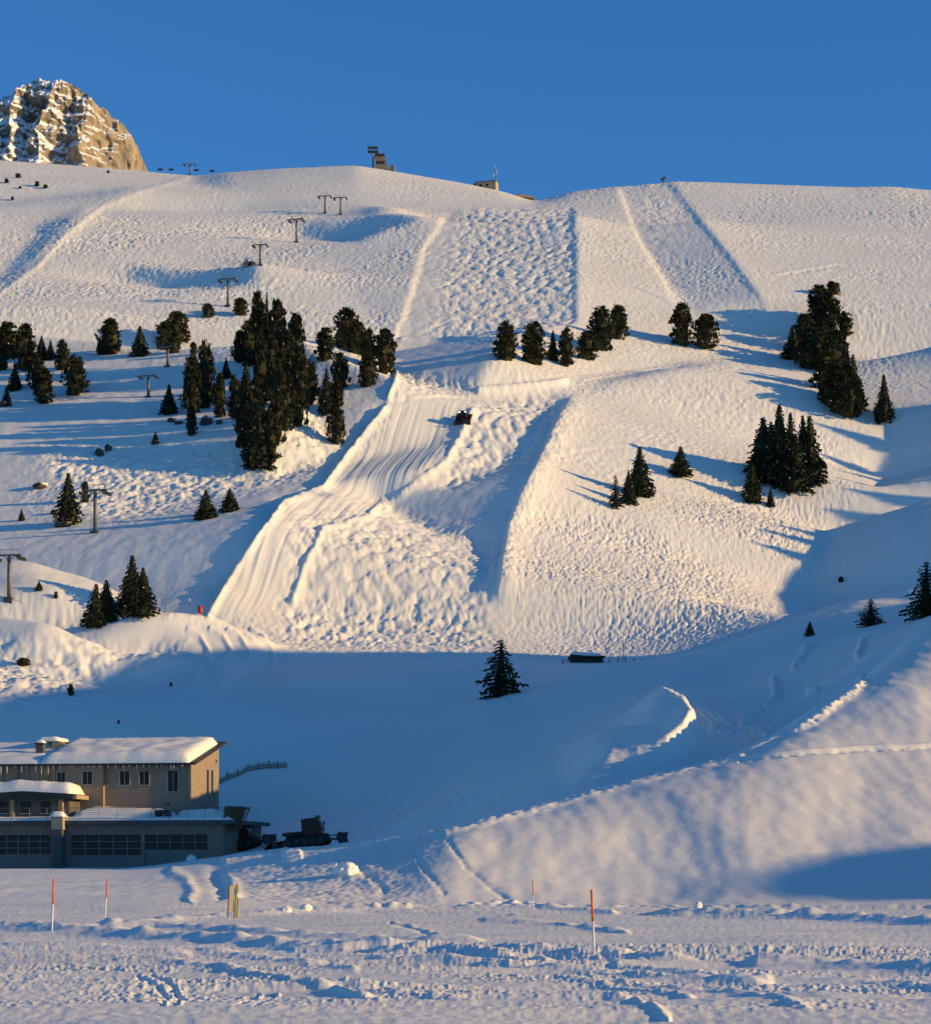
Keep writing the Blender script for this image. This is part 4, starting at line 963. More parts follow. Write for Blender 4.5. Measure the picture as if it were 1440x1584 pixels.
    win(5.9, 6.7, 8.9, 11.7, 0, True); win(7.7, 8.5, 8.9, 11.7, 0, True); win(9.6, 10.1, 12.6, 13.0, 0, True)
    for x in (-26.5, -24.5, -22.4, -20.6, -19.3, -18.1, -17.0, -16.1): MB().box(x, x + .28, -.80, -.55, 5.62, roofz(-.6) - .06).build('pilaster', M['plaster'], L)
    rf = MB().prism([(-1.15, roofz(-1.15)), (11.6, roofz(11.6)), (11.6, roofz(11.6) + .28), (-1.15, roofz(-1.15) + .28)], 'x', -29.6, .75).build('roof', M['roof_metal'], L)
    soft_slab('roof_snow', [(-17.4, -1.3), (.1, -1.3), (.1, 10.2), (-17.4, 10.2)], 0, 1.0, M['snow'], rf, 3, .45, 1.3, slope=lambda x, y: roofz(y) + .285)
    soft_slab('roof_snow', [(-29.6, -1.25), (-17.35, -1.25), (-17.35, 10.2), (-29.6, 10.2)], 0, .55, M['snow'], rf, 5, .45, 1.2, slope=lambda x, y: roofz(y) + .285)
    rg = random.Random(3)
    for k in range(36):
        x = -28.6 + 28.7 * k / 36 + rg.uniform(-.3, .3); l = rg.uniform(.15, .5 if x > -16 else 1.1)
        MB().tube((x, -1.13, roofz(-1.15) + .02), (x, -1.13, roofz(-1.15) - l), .06, .008, 5).build('icicle', M['snow_soft'], rf)
    for k in range(20):
        x = -28.4 + 1.45 * k
        MB().prism([(-1.0, roofz(-1.0) - .16), (-.02 if x > -10.3 else -.57, roofz(-.3) - .16), (-.02 if x > -10.3 else -.57, roofz(-.3) - .04), (-1.0, roofz(-1.0) - .01)], 'x', x, x + .14).build('rafter', M['wood_dark'], rf)
    ch = MB().box(-19.4, -18.5, 2.6, 3.4, roofz(3) + .2, 14.6).build('chimney', M['concrete_dark'], rf); MB().box(-19.55, -18.35, 2.45, 3.55, 14.6, 14.75).build('cap', M['roof_metal'], ch)
    soft_slab('snow_cap', [(-19.5, 2.5), (-18.4, 2.5), (-18.4, 3.5), (-19.5, 3.5)], 14.76, .35, M['snow_soft'], ch, 2, .2, .3)
    dm = MB().prism([(-18.3, 14.0), (-16.0, 14.0), (-16.2, 14.5), (-18.3, 15.25)], 'y', 5.0, 9.0).build('dormer', M['tan'], rf)
    soft_slab('snow_cap', [(-20.2, 4.8), (-17.4, 4.8), (-17.4, 9), (-20.2, 9)], 15.1, .5, M['snow_soft'], dm, 6, .3, .8)
    # --- low annex on the deck
    ax = MB(); ax.box(-32, -12.9, -4.4, -4.15, 5.64, 8.05); ax.box(-13.1, -12.85, -4.149, -.8, 5.64, 8.25)
    an = ax.build('annex_wall', M['plaster_dark'], L)
    for x in (-22.2, -19.6, -13.9): MB().box(x, x + .45, -4.95, -4.5, 5.64, 8.0).build('post', M['wood_light'], an)
    ar = MB().prism([(-32.6, 8.05), (-12.2, 8.05), (-12.0, 8.6), (-18, 9.0), (-32.6, 8.6)], 'y', -5.3, -.7).build('annex_roof', M['roof_metal'], L)
    soft_slab('roof_snow', [(-32.6, -5.5), (-12.3, -5.5), (-12.3, -.72), (-32.6, -.72)], 0, 1.2, M['snow'], ar, 8, .4, 1.1, slope=lambda x, y: 8.62 + .35 * max(0, 1 - abs(x + 18) / 6))
    MB().box(-12.2, -11.75, -5.1, -1, 8.05, 8.5).build('fascia', M['tan'], ar)
    def shade_win(x0, x1, z0_, z1):
        o = MB().box(x0 - .08, x1 + .08, -4.46, -4.4, z0_ - .1, z0_).build('window', M['frame'], an); MB().box(x0, x1, -4.43, -4.41, z0_ + .003, z1).build('pane', M['glass'], o)
    shade_win(-21.4, -20.1, 6.5, 7.8); shade_win(-18.6, -17.3, 6.5, 7.8); shade_win(-16.2, -15.0, 6.5, 7.8)
    return L
LODGE = lodge()
def on_lodge(x, y, z): return LODGE.matrix_basis @ Vector((x, y, z))
# snow blower parked on the deck
def snow_blower():
    p = on_lodge(-1.9, -5.55, 5.98)
    t = thing('snow_blower', 'small dark snow blower parked on the lodge deck by the railing', 'snow blower', p, R(-9))
    b = MB().box(-.6, .6, -.35, .35, .28, .75); b.build('body', M['groomer_dark'], t, bevel=.05)
    MB().prism([(.6, .1), (1.1, .05), (1.15, .7), (.6, .8)], 'y', -.5, .5).build('auger_housing', M['groomer_dark'], t)
    MB().tube((.55, 0, .7), (.75, 0, 1.35), .13, .11, 8).tube((.75, 0, 1.35), (1.1, 0, 1.45), .12, .14, 8).build('chute', M['groomer_dark'], t)
    h = MB(); 
    for s in (-.3, .3): h.beam((-.55, s, .7), (-1.2, s, 1.15), .05, .05)
    h.beam((-1.2, -.32, 1.15), (-1.2, .32, 1.15), .05, .05); h.build('handle', M['steel_dark'], t)
    for s in (-.42, .42): MB().tube((-.2, s - .09, .26), (-.2, s + .09, .26), .28, n=14).build('wheel', M['rubber'], t)
snow_blower()
# picket fence on the slope right of the lodge
def snow_fence():
    pts = [at(px, r, 258, 340) for px, r in ((338, 1217), (352, 1209), (368, 1203), (384, 1194), (400, 1192), (415, 1190), (430, 1189), (445, 1187))]
    o = pts[0]; t = thing('picket_fence', 'brown weathered picket fence climbing the shaded snow right of the lodge', 'fence', o)
    pk, rr = MB(), MB(); rg = random.Random(8)
    for a, b in zip(pts, pts[1:]):
        a, b = a - o, b - o; n = 7
        for k in range(n):
            c = a.lerp(b, k / n); h = rg.uniform(.55, .95); pk.box(c.x - .05, c.x + .05, c.y - .02, c.y + .02, c.z - .2, c.z + h)
        rr.beam(a + Vector((0, .05, .45)), b + Vector((0, .05, .45)), .05, .12); rr.beam(a + Vector((0, .05, .15)), b + Vector((0, .05, .15)), .05, .1)
        MB().box(a.x - .07, a.x + .07, a.y + .06, a.y + .2, a.z - .3, a.z + 1.05).build('post', M['fence_wood'], t)
    pk.build('pickets', M['fence_wood'], t); rr.build('rails', M['fence_wood'], t)
snow_fence()
# ---------------------------------------------------------------- snow groomers (front towards +x)
def make_groomer(lit):
    t = thing('snow_groomer', 'x', 'snow groomer', (0, 0, 0))
    for s in (-1, 1):
        y0, y1 = sorted((s * .95, s * 2.05))
        prof = []
        for (cx, cz, r, a0, a1) in ((1.75, .62, .5, 90, -90), (-1.85, .62, .5, 270, 90)):
            for k in range(9):
                a = R(a0 + (a1 - a0) * k / 8); prof.append((cx + r * math.cos(a), cz + r * math.sin(a) - (.06 if False else 0)))
        tr = MB().prism(prof, 'y', y0, y1)
        for k in range(20):
            x = -1.8 + 3.5 * k / 19
            tr.box(x - .03, x + .03, y0 - .02, y1 + .02, .05, .12); tr.box(x - .03, x + .03, y0 - .02, y1 + .02, 1.12, 1.18)
        tk = tr.build('track', M['rubber'], t)
        wh = MB()
        for x in (-1.85, -.95, -.05, .85, 1.75): wh.tube((x, s * 2.055, .62), (x, s * 2.12, .62), .36, n=14)
        wh.build('wheels', M['groomer_dark'], tk)
    MB().box(-2.3, 2.2, -.92, .92, .45, 1.35).build('chassis', M['groomer_dark'], t, bevel=.06)
    MB().box(-2.6, -.35, -1.3, 1.3, 1.36, 1.75).build('engine_deck', M['groomer_dark'], t, bevel=.06)
    MB().prism([(-.3, 1.36), (1.55, 1.36), (1.75, 1.95), (1.25, 3.05), (-.25, 3.05), (-.3, 2.9)], 'y', -1.15, 1.15).build('cab', M['groomer_paint'], t, bevel=.05)
    g = MB(); g.add([(1.72, -1.0, 2.02), (1.72, 1.0, 2.02), (1.31, .95, 2.93), (1.31, -.95, 2.93)], [(0, 1, 2, 3)])
    g.add([(1.76, -1.0, 2.03), (1.76, 1.0, 2.03), (1.35, .95, 2.94), (1.35, -.95, 2.94)], [(0, 1, 2, 3)])
    g.build('windscreen', M['glass'], t)
    for s in (-1, 1):
        q = MB()
        for (a, b) in ((-.1, .5), (.62, 1.5)):
            ys = sorted((s * 1.16, s * 1.185)); q.prism([(a, 2.05), (b + .05, 2.05), (b - (.28 if b > 1 else 0), 2.85), (a, 2.85)], 'y', ys[0], ys[1])
        q.build('side_window', M['glass'], t)
        MB().beam((1.35, s * 1.15, 2.55), (1.65, s * 1.55, 2.6), .05, .05).box(1.58, 1.70, s * 1.55 - .14, s * 1.55 + .14, 2.25, 2.75).build('mirror', M['groomer_dark'], t)
        hl = MB().tube((1.15, s * .8, 3.2), (1.38, s * .8, 3.2), .15, .17, 12).build('headlight', M['groomer_dark'], t)
        MB().tube((1.385, s * .8, 3.2), (1.42, s * .8, 3.2), .12, n=12).build('lens', M['lamp_lit' if lit else 'lamp_off'], hl)
    MB().beam((1.2, -1.05, 3.08), (1.2, 1.05, 3.08), .12, .08).box(-.1, 1.0, -.9, .9, 3.06, 3.12).build('roof_rack', M['groomer_dark'], t)
    MB().tube((-.7, .95, 1.7), (-.7, .95, 3.15), .09, n=8).build('exhaust', M['steel_dark'], t)
    bl = MB()
    for (y0, y1, x0, x1) in ((-1.6, 1.6, 3.5, 3.5), (1.6, 2.5, 3.5, 3.95), (-2.5, -1.6, 3.95, 3.5)):
        P = []
        for (dx, z) in ((.22, .12), (.02, .35), (-.05, .75), (.05, 1.1), (.18, 1.3)):
            P.append((dx, z))
        vs = [(x0 + d, y0, z) for d, z in P] + [(x1 + d, y1, z) for d, z in P] + [(x0 + d - .09, y0, z) for d, z in P] + [(x1 + d - .09, y1, z) for d, z in P]
        fs = []
        for k in range(4): fs += [(k, k + 1, 6 + k, 5 + k), (10 + k, 15 + k, 16 + k, 11 + k)]
        fs += [(0, 5, 15, 10), (4, 14, 19, 9)] + [(k, 10 + k, 11 + k, k + 1) for k in range(4)] + [(5 + k, 6 + k, 16 + k, 15 + k) for k in range(4)]
        bl.add(vs, fs)
    bo = bl.build('blade', M['groomer_dark'], t)
    ar = MB()
    for s in (-.7, .7): ar.beam((2.1, s, .7), (3.45, s, .6), .16, .2)
    ar.beam((2.1, 0, 1.1), (3.45, 0, 1.0), .12, .12); ar.build('push_arms', M['steel_dark'], bo)
    tl = MB().tube((-3.35, -2.1, .42), (-3.35, 2.1, .42), .33, n=12).box(-3.9, -2.9, -2.15, 2.15, .72, .82).build('tiller', M['groomer_dark'], t)
    MB().prism([(-3.9, .75), (-4.6, .1), (-4.5, .08), (-3.8, .7)], 'y', -2.2, 2.2).beam((-2.3, -.6, .9), (-3.1, -.6, .8), .14, .14).beam((-2.3, .6, .9), (-3.1, .6, .8), .14, .14).build('comb_flap', M['rubber'], tl)
    return t
def settle(t, x, y, heading, label, sc=1.0, rz_off=0):
    z = ground_z(x, y); d = Vector((math.cos(heading), math.sin(heading), 0)); e = 2.2
    f = Vector((d.x * e, d.y * e, ground_z(x + d.x * e, y + d.y * e) - ground_z(x - d.x * e, y - d.y * e))); f = Vector((f.x * 2, f.y * 2, f.z)).normalized()
    u = Vector((0, 0, 1)); n = (u - f * u.dot(f)).normalized(); s = n.cross(f)
    m = Matrix((f, s, n)).transposed().to_4x4(); m.translation = Vector((x, y, z - .04)); t.matrix_basis = m @ Matrix.Scale(sc, 4)
    tag(t, label, 'snow groomer', 'snow groomers')
g1 = make_groomer(False)
p = at(372, 1316, 236, 275)
settle(g1, p.x, p.y, R(-12), 'parked dark groomer with snow on its rear deck beside the garage corner', .95)
soft_slab('deck_snow', [(-2.5, -1.2), (-.4, -1.2), (-.4, 1.2), (-2.5, 1.2)], 1.76, .45, M['snow_soft'], g1, 3, .2, .5)
soft_slab('tiller_snow', [(-3.9, -2.1), (-2.9, -2.1), (-2.9, 2.1), (-3.9, 2.1)], .83, .3, M['snow_soft'], g1, 5, .2, .3)
g2 = make_groomer(False)
p = at(478, 1310, 240, 275)
settle(g2, p.x, p.y, R(-6), 'parked dark groomer with raised front blade on the yard right of its twin', .95)
g3 = make_groomer(True)
q = at(717, 652)
settle(g3, q.x, q.y, R(-97), 'groomer with two bright headlights driving down the middle run', .8)
q = at(386, 412)
def snowmobile(q):
    t = thing('snowmobile', 'tiny dark snowmobile standing left of a lift pylon on the bright mogul slope', 'snowmobile', q, R(200))
    MB().prism([(-1.3, .15), (1.0, .15), (1.3, .4), (1.0, .75), (.3, .85), (-1.3, .6)], 'y', -.38, .38).build('body', M['groomer_dark'], t, bevel=.04)
    MB().box(-1.1, .1, -.22, .22, .62, .9).build('seat', M['rubber'], t, bevel=.04)
    MB().prism([(.35, .8), (.6, .8), (.35, 1.25), (.25, 1.25)], 'y', -.3, .3).build('windshield', M['glass'], t)
    for s in (-.5, .5): MB().box(.4, 1.7, s - .1, s + .1, .0, .08).beam((.9, s, .08), (.9, s * .5, .4), .06, .06).build('ski', M['steel_dark'], t)
    MB().box(-1.7, .3, -.2, .2, 0, .3).build('track', M['rubber'], t)
    for (x, y, z) in ((0, 0, 0),): t.scale = (1.5, 1.5, 1.5)
snowmobile(q)
# ---------------------------------------------------------------- chair lift pylons
def make_pylon():
    t = thing('lift_pylon', 'x', 'lift pylon')
    MB().box(-.75, .75, -.75, .75, -1.0, .25).build('footing', M['concrete_dark'], t)
    MB().tube((0, 0, .2), (0, 0, 7.4), .38, .27, 12).build('mast', M['steel'], t, smooth=True)
    ld = MB()
    for s in (-.16, .16): ld.beam((s, -.50, .4), (s, -.40, 7.3), .04, .04)
    for k in range(18): ld.beam((-.16, -.495 + k * .005, .7 + .37 * k), (.16, -.495 + k * .005, .7 + .37 * k), .03, .03)
    ld.build('ladder', M['steel_dark'], t)
    a = MB().box(-2.25, 2.25, -.18, .18, 7.4, 7.72).beam((0, 0, 6.7), (-1.2, 0, 7.42), .14, .14).beam((0, 0, 6.7), (1.2, 0, 7.42), .14, .14).build('crossarm', M['steel'], t)
    for s in (-1, 1):
        x = s * 2.1
        tr = MB().box(x - .08, x + .08, -1.7, 1.7, 6.98, 7.16).box(x - .12, x + .12, -.15, .15, 7.16, 7.42).build('sheave_train', M['steel_dark'], t)
        w = MB()
        for k in range(8): y = -1.6 + 3.2 * k / 7; w.tube((x + s * .1, y, 7.0), (x + s * .28, y, 7.0), .24, n=12)
        w.build('wheels', M['rubber'], tr)
        c = MB().box(x - .5 * (s < 0) - .1 * (s > 0), x + .5 * (s > 0) + .1 * (s < 0), -1.6, 1.6, 6.66, 6.7); c.build('catwalk', M['steel_dark'], tr)
    f = MB()
    for s in (-1, 1): f.beam((s * 1.75, 0, 7.72), (s * 1.75, 0, 8.55), .09, .09)
    f.beam((-1.8, 0, 8.5), (1.8, 0, 8.5), .09, .09); f.build('lifting_frame', M['steel'], t)
    return t
PY = [ # px, base, top, label
 (15, 931, 855, 'nearest lift pylon, cut by the left picture edge beside a lit snow bank'),
 (148, 824, 750, 'tall lift pylon with a sunlit mast beside a shaggy conifer'),
 (230, 614, 577, 'lift pylon alone in the blue shade between two small conifers'),
 (260, 567, 532, 'lift pylon whose head hides in the crowns of a pine trio'),
 (353, 474, 426, 'lift pylon standing just above a bright snow lip and a tiny round pine'),
 (403, 411, 375, 'lift pylon with a snowmobile at its left foot'),
 (459, 375, 334, 'lift pylon at the left tip of a long blue shadow'),
 (503, 330, 300, 'left one of the two lift pylons close together below the summit'),
 (527, 332, 302, 'right one of the two lift pylons close together below the summit'),
 (294, 273, 253, 'small distant lift pylon on the skyline right of the rocky summit')]
pyl = make_pylon()
for i, (px, b_, t_, l_) in enumerate(PY):
    o = pyl if i == 0 else copy_tree(pyl)
    q = at(px, b_) if b_ != 273 else Vector(((px - CX) / F * 871, 871, 0))
    if b_ == 273: q.z = ground_z(q.x, q.y)
    h = (b_ - t_) * q.y / F / 8.55
    o.location = q; o.scale = (max(h, .9), max(h, .9), h); o.rotation_euler = (0, 0, R(-14 if i < 7 else -6))
    tag(o, l_, 'lift pylon', 'chair lift pylons')
# chairs seen on the skyline, on their rope
Yc = 874.0
rope = [((px - CX) / F * Yc, Yc, (HZ - r) / F * Yc) for px, r in ((150, 251), (200, 253.5), (250, 255.2), (294, 255.6), (330, 257.5), (370, 261))]
m_ = MB()
for a, b in zip(rope, rope[1:]): m_.tube(a, b, .025, n=6)
tag(m_.build('lift_cable', M['steel_dark']), 'thin lift cable along the skyline by the small distant pylon', 'cable')
def make_chair():
    t = thing('lift_chair', 'x', 'lift chair')
    MB().tube((0, 0, 0), (0, .1, -1.0), .05, n=6).tube((0, .1, -1.0), (0, .35, -1.7), .05, n=6).build('hanger', M['steel_dark'], t)
    MB().box(-.9, .9, -.1, .45, -1.95, -1.85).build('seat', M['rubber'], t)
    MB().box(-.9, .9, .42, .5, -1.9, -1.2).build('backrest', M['rubber'], t)
    f = MB(); f.beam((-.9, -.3, -1.5), (.9, -.3, -1.5), .05, .05)
    for s in (-.9, .9): f.beam((s, -.3, -1.5), (s, .45, -1.3), .05, .05)
    f.build('safety_bar', M['steel_dark'], t); return t
ch_ = make_chair()
for i, (px, l_) in enumerate(((248, 'leftmost tiny lift chair hanging on the skyline cable'), (265, 'tiny lift chair left of the distant skyline pylon, second from left'), (304, 'tiny lift chair just right of the distant skyline pylon'), (328, 'rightmost tiny lift chair on the skyline, nearest the dome'))):
    o = ch_ if i == 0 else copy_tree(ch_)
    x = (px - CX) / F * Yc; o.location = (x, Yc, float(np.interp(x, [r[0] for r in rope], [r[2] for r in rope])))
    tag(o, l_, 'lift chair', 'chairs on the skyline lift')
# ---------------------------------------------------------------- buildings on the skyline
def top_station():
    y = 836.0; k = y / F; x = (590 - CX) * k; z = ground_z(x, y)
    z = min(z, (HZ - 262) * k)
    t = thing('lift_station', 'grey lift top station with a slanting side and a tall drive head on the dome', 'lift station', (x, y, z - .4))
    MB().tube((-3.0, 0, -1), (-3.0, 0, 7.2), .30, .28, 10).build('mast', M['steel'], t)
    hd = MB().box(-4.9, -1.1, -.6, .6, 6.4, 6.75).box(-4.7, -1.3, -2.6, -2.3, 6.9, 7.9).box(-4.7, -1.3, 2.3, 2.6, 6.9, 7.9)
    for xx in (-4.7, -1.3): hd.beam((xx, -2.5, 7.4), (xx, 2.5, 7.4), .2, .6)
    hd.beam((-4.6, 0, 6.7), (-4.6, 0, 8.6), .1, .1).beam((-1.4, 0, 6.7), (-1.4, 0, 8.7), .1, .1).beam((-4.6, 0, 8.1), (-1.4, 0, 8.1), .1, .1); hd.build('drive_head', M['steel_dark'], t)
    MB().prism([(-2.2, -1.5), (3.2, -1.5), (1.2, 4.6), (-2.2, 4.6)], 'y', -2.2, 2.5).build('building', M['plaster_grey'], t)
    MB().prism([(-2.5, 4.62), (1.4, 4.62), (1.1, 5.3), (-2.0, 5.3)], 'y', -2.6, 2.8).build('roof', M['roof_metal'], t)
    wn_ = MB()
    for k2 in range(3): wn_.box(-1.6 + 1.0 * k2, -.9 + 1.0 * k2, -2.24, -2.2, 1.6, 2.8)
    wn_.build('window_band', M['glass'], t)
    MB().box(3.3, 4.4, -1, 1, -1, 1.6).build('kiosk', M['concrete_dark'], t)
    MB().box(4.45, 4.75, -.3, .1, -1, 1.9).box(4.9, 5.15, -.3, .1, -1, .8).build('barrier', M['tan'], t)
top_station()
def ridge_hut():
    y = 822.0; k = y / F; x = (752 - CX) * k; z = (HZ - 293) * k
    t = thing('ridge_hut', 'long tan flat-roofed hut half sunk in the snow on the descending ridge', 'hut', (x, y, z), R(-18))
    MB().box(-3.4, 4.0, -1.6, 1.6, -1.2, 2.3).build('wall', M['tan'], t)
    MB().box(-3.5, 4.1, -1.75, 1.75, 2.31, 2.5).build('roof', M['roof_metal'], t)
    MB().prism([(-3.45, .5), (-4.3, .2), (-4.3, 1.6), (-3.45, 2.5)], 'y', -1.5, 1.5).build('porch', M['wood_dark'], t)
    for x0 in (-2.0, .4): MB().box(x0, x0 + .9, -1.64, -1.61, .6, 1.5).build('window', M['glass'], t)
ridge_hut()
def radio_mast():
    y = 824.0; k = y / F; x = (766 - CX) * k; z = (HZ - 293) * k
    t = thing('radio_mast', 'slim lattice radio mast with antennas behind the tan ridge hut', 'mast', (x, y, z))
    m = MB()
    for (sx_, sy_) in ((-.35, -.35), (.35, -.35), (.35, .35), (-.35, .35)): m.beam((sx_, sy_, -1), (sx_ * .7, sy_ * .7, 7.4), .09, .09)
    for q in range(12):
        z0_, z1_ = q * .6, q * .6 + .6; s0 = .35 - .009 * q
        m.beam((-s0, -s0, z0_), (s0, -s0, z1_), .05, .05); m.beam((s0, s0, z0_), (-s0, s0, z1_), .05, .05); m.beam((s0, -s0, z0_), (s0, s0, z1_), .05, .05)
    m.build('lattice', M['steel'], t)
    a = MB()
    for (xx, zz, h) in ((.45, 5.0, 1.9), (-.45, 4.2, 1.6), (.4, 2.4, 1.3)): a.box(xx - .13, xx + .13, -.5, -.3, zz, zz + h)
    a.tube((0, 0, 7.4), (0, 0, 8.9), .05, .03, 6); a.build('antennas', M['white'], t)
radio_mast()
def sunk_roof():
    y = 812.0; k = y / F; x = (810 - CX) * k; z = (HZ - 311) * k + .6
    t = thing('snowed_in_hut', 'low brown roof of a snowed-in hut in the dip of the ridge', 'hut', (x, y, z))
    MB().box(-3.0, 3.0, -1.4, 1.4, -1.6, .55).build('wall', M['wood'], t)
    MB().prism([(-3.6, .5), (3.8, -.1), (3.4, .55), (-1.2, 1.25), (-3.6, .85)], 'y', -1.9, 1.9).build('roof', M['wood_light'], t)
    MB().box(-2.4, -1.6, -.4, .4, .9, 1.9).build('chimney', M['red'], t)
sunk_roof()
y_ = 805.0; k_ = y_ / F
t = thing('marker_board', 'small bright white marker board in the saddle of the ridge', 'marker', ((842.5 - CX) * k_, y_, (HZ - 312) * k_))
MB().tube((0, 0, -.6), (0, 0, .45), .05, n=6).build('post', M['steel_dark'], t); MB().box(-.42, .42, -.06, .03, .35, 1.15).build('board', M['white'], t, bevel=.05)
y_ = 806.0; k_ = y_ / F
t = thing('snow_gun', 'dark snow gun standing on a snow hump on the right-hand skyline', 'snow gun', ((1025 - CX) * k_, y_, (HZ - 282.5) * k_))
MB().beam((-.6, 0, -.5), (0, 0, .9), .12, .12).beam((.6, 0, -.5), (0, 0, .9), .12, .12).beam((0, .6, -.5), (0, 0, .9), .12, .12).build('tripod', M['steel_dark'], t)
MB().tube((-.65, -.3, .85), (.75, .1, 1.75), .42, .5, 12).build('fan_barrel', M['groomer_dark'], t)
# ---------------------------------------------------------------- log hut behind the dune
def log_hut():
    y = 388.0; k = y / F; x = (906.5 - CX) * k; z = ground_z(x, y)
    z = min(z, (HZ - 1029) * k)
    t = thing('log_hut', 'low dark log hut with a snowy roof behind the shaded dune crest', 'hut', (x, y, z - .3), R(3))
    w = MB()
    for q in range(8): w.box(-2.6 - (.12 if q % 2 else 0), 2.6 + (.12 if q % 2 else 0), -1.7, 1.7, -.8 + .3 * q, -.52 + .3 * q)
    w.build('log_wall', M['blue_wood'], t)
    MB().box(-.5, .4, -1.74, -1.70, -.6, 1.2).build('door', M['wood_dark'], t)
    rf = MB().prism([(-2.95, 1.45), (2.95, 1.45), (2.95, 1.72), (-2.95, 1.72)], 'y', -2.1, 2.1).build('roof', M['wood_dark'], t)
    soft_slab('roof_snow', [(-2.75, -2.0), (2.4, -2.0), (2.4, 2.0), (-2.75, 2.0)], 0, .55, M['snow'], rf, 3, .25, 1.0, slope=lambda x_, y_: 1.725 - .0 * x_ + .25 * max(0, -x_ / 2.75))
log_hut()
for i, (px, r, h, l_) in enumerate(((870, 1026, .8, 'short fence post left of the log hut'), (942, 1029, 1.0, 'fence post first to the right of the log hut'), (955, 1029, 1.3, 'fence post second to the right of the log hut'), (963, 1029, 5.2, 'tall thin pole between the fence posts right of the log hut'),
        (967, 1028, 1.4, 'fence post close beside the tall thin pole'), (980, 1029, 1.0, 'thick fence post right of the tall thin pole'), (992, 1028, .7, 'last low fence post far right of the log hut'))):
    y = 380.0; k = y / F; x = (px - CX) * k; z = min(ground_z(x, y), (HZ - r) * k + .2)
    b = MB().tube((0, 0, -.6), (.05, 0, h), .085 if h < 3 else .05, .07 if h < 3 else .035, 7); b.tube((.05, 0, h), (.05, 0, h + .04), .05, .01, 7)
    tag(b.build('fence_post' if h < 3 else 'marker_pole', M['wood_dark'], loc=(x, y, z)), l_, 'post', 'posts by the log hut')
# ---------------------------------------------------------------- orange and white snow poles
def make_pole():
    t = thing('snow_pole', 'x', 'snow pole')
    MB().tube((0, 0, -.35), (0, 0, 1.02), .032, .030, 10).build('white_shaft', M['white'], t, smooth=True)
    MB().tube((0, 0, 1.02), (0, 0, 1.98), .034, .030, 10).tube((0, 0, 1.98), (0, 0, 2.0), .030, .012, 10).build('orange_top', M['orange'], t, smooth=True)
    return t
pole = make_pole()
for i, (px, b_, t_, tilt, l_) in enumerate(((81, 1440, 1357, 2.0, 'orange and white snow pole at the far left of the car park'), (163, 1419, 1358, 3.5, 'more distant orange and white snow pole in front of the garages'),
        (825, 1408, 1361, -1.5, 'small distant orange and white snow pole under the near hill'), (919, 1478, 1377, -2.5, 'nearest and tallest orange and white snow pole'))):
    o = pole if i == 0 else copy_tree(pole)
    q = at(px, b_); o.location = q - Vector((0, 0, .03)); h = (b_ - t_) * q.y / F / 2.0; o.scale = (1.15, 1.15, h); o.rotation_euler = (0, R(tilt), 0)
    tag(o, l_, 'snow pole', 'orange and white snow poles')
# padded board beside the driven track
q = at(358, 1420); k_ = q.y / F
t = thing('notice_board', 'narrow tan wooden board on posts beside the driven track', 'board', q, R(12)); t.rotation_euler = (0, R(3), R(12)); t.scale = (1.1, 1.1, 1.1)
MB().box(-.19, -.15, -.03, .02, -.3, 1.52).build('post', M['wood_dark'], t); 
MB().box(-.145, .10, -.02, .015, .28, 1.50).build('panel', M['cream'], t)
g_ = MB().tube((.16, -.02, -.3), (.19, -.02, 1.5), .055, .05, 10).build('post', M['green'], t); MB().tube((.185, -.02, 1.5), (.19, -.02, 1.62), .045, .03, 10).build('cap', M['red'], g_)
MB().tube((.27, 0, -.3), (.29, 0, .95), .05, .045, 10).build('post', M['wood_light'], t)
MB().box(.205, .27, -.03, -.0, 1.18, 1.46).build('flag', M['red'], t)
# red padded post at the foot of the middle run
q = at(310, 955); t = thing('padded_post', 'red padded post at the lower left end of the middle run', 'post', q)
MB().tube((0, 0, -.3), (0, 0, 1.75), .05, n=8).build('pole', M['steel'], t); MB().tube((0, 0, .35), (0, 0, 1.65), .42, .40, 12).build('pad', M['red'], t, smooth=True)
q = at(294, 938); t = thing('marker_pole', 'thin pale marker pole left of the red padded post', 'pole', q)
MB().tube((0, 0, -.3), (0, 0, 1.1), .05, n=8).build('shaft', M['steel'], t); MB().box(-.14, .14, -.05, .05, .8, 1.2).build('disc', M['white'], t)
q = at(36, 933); t = thing('marker_pole', 'thin white pole right of the nearest lift pylon', 'pole', q)
MB().tube((0, 0, -.3), (0, 0, 1.4), .055, n=8).build('shaft', M['white'], t); MB().tube((0, 0, 1.4), (0, 0, 1.55), .06, n=8).build('tip', M['orange'], t)
# ---------------------------------------------------------------- boulders with snow caps
def lump(seed, sx_, sy_, sz_, rough_=.35, sub=3):
    bm = bmesh.new(); bmesh.ops.create_icosphere(bm, subdivisions=sub, radius=1.0)
    for v in bm.verts:
        n = noise.noise(v.co * 1.3 + Vector((seed, 0, 0))) * rough_ + noise.noise(v.co * 3.1 + Vector((0, seed, 0))) * rough_ * .45 + noise.noise(v.co * 6.5 + Vector((0, 0, seed))) * rough_ * .2
        v.co *= 1 + n; v.co.x *= sx_; v.co.y *= sy_; v.co.z *= sz_
    return bm
def lump_obj(name, bm, m, parent=None, loc=(0, 0, 0), smooth=False):
    me = bpy.data.meshes.new(name); bm.to_mesh(me); bm.free(); me.materials.append(m)
    if smooth: me.polygons.foreach_set('use_smooth', [True] * len(me.polygons))
    o = bpy.data.objects.new(name, me); COL.objects.link(o); o.location = loc
    if parent: o.parent = parent
    return o
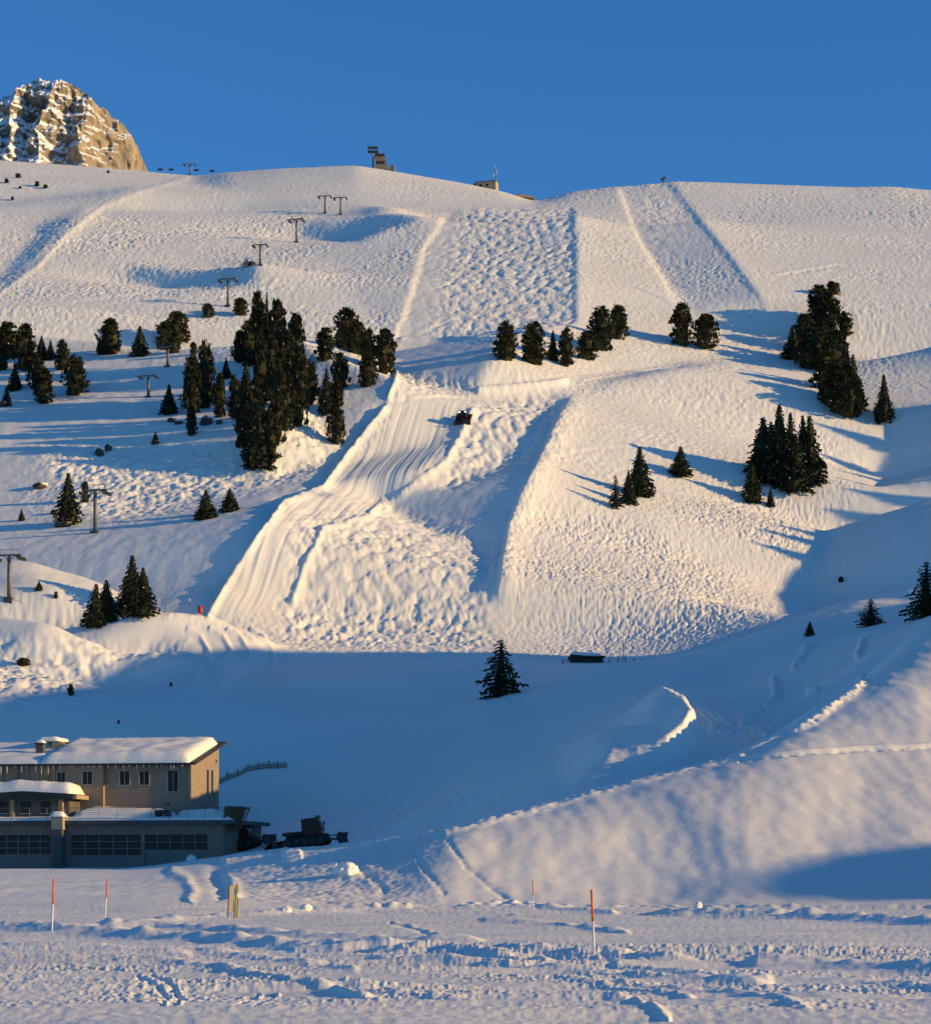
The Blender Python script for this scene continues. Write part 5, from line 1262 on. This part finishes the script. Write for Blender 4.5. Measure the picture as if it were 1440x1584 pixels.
for i, (px, b_, w, h, cap, l_) in enumerate(((266, 653, 11, 8, .6, 'left one of two snow-capped boulders under a young spruce'), (277, 656, 12, 7, .7, 'right one of two snow-capped boulders under a young spruce'),
        (319, 657, 17, 15, .5, 'wide boulder at the foot of the wood with snow on one side'), (340, 656, 9, 9, .3, 'small dark boulder at the foot of the wood'), (154, 706, 13, 16, 1.6, 'boulder under a fat white snow cushion in the shade'),
        (168, 696, 10, 12, 1.8, 'snow-buried boulder joined to the right of a darker one'), (241, 687, 12, 6, .2, 'flat dark rock carrying a little spruce'), (85, 796, 11, 9, .5, 'rock at the left foot of the shaggy conifer'), (7, 629, 16, 10, .8, 'snow-capped rock at the left border under the pines'),
        (62, 755, 18, 9, 2.2, 'pale snow cushion on a hidden rock in the left shade'), (100, 814, 26, 7, .4, 'low brown rock ledge under the shaggy conifer'))):
    q = at(px, b_); k_ = q.y / F; t = thing('boulder', l_, 'boulder', q, 0, 'boulders on the left hillside')
    lump_obj('rock', lump(i * 3.7, w * k_ * .55, w * k_ * .5, h * k_ * .62), M['rock'], t, (0, 0, h * k_ * .18))
    lump_obj('snow_cap', lump(i * 2.1 + 9, w * k_ * .56, w * k_ * .5, h * k_ * (.14 + .10 * cap), .2), M['snow_soft'], t, (w * k_ * .10, w * k_ * .20, h * k_ * .66), True)
# loose blocks of snow
for i, (px, b_, w, h, l_) in enumerate(((535, 1352, 36, 24, 'big broken snow block on the lit bank right of the groomers'), (443, 1410, 17, 9, 'left snow clod at the back of the car park'), (474, 1409, 18, 10, 'right snow clod at the back of the car park'),
        (1080, 1405, 11, 12, 'little pointed snow heap at the far edge of the car park'), (296, 1331, 14, 10, 'snow clod by the right-hand garage door'))):
    q = at(px, b_); k_ = q.y / F
    o = lump_obj('snow_block', lump(i * 5.3 + 2, w * k_ * .5, w * k_ * .45, h * k_ * .55, .34 if i == 0 else .26, 4), M['snow'], None, q + Vector((0, 0, h * k_ * .28)), True)
    tag(o, l_, 'snow block', 'loose snow blocks')
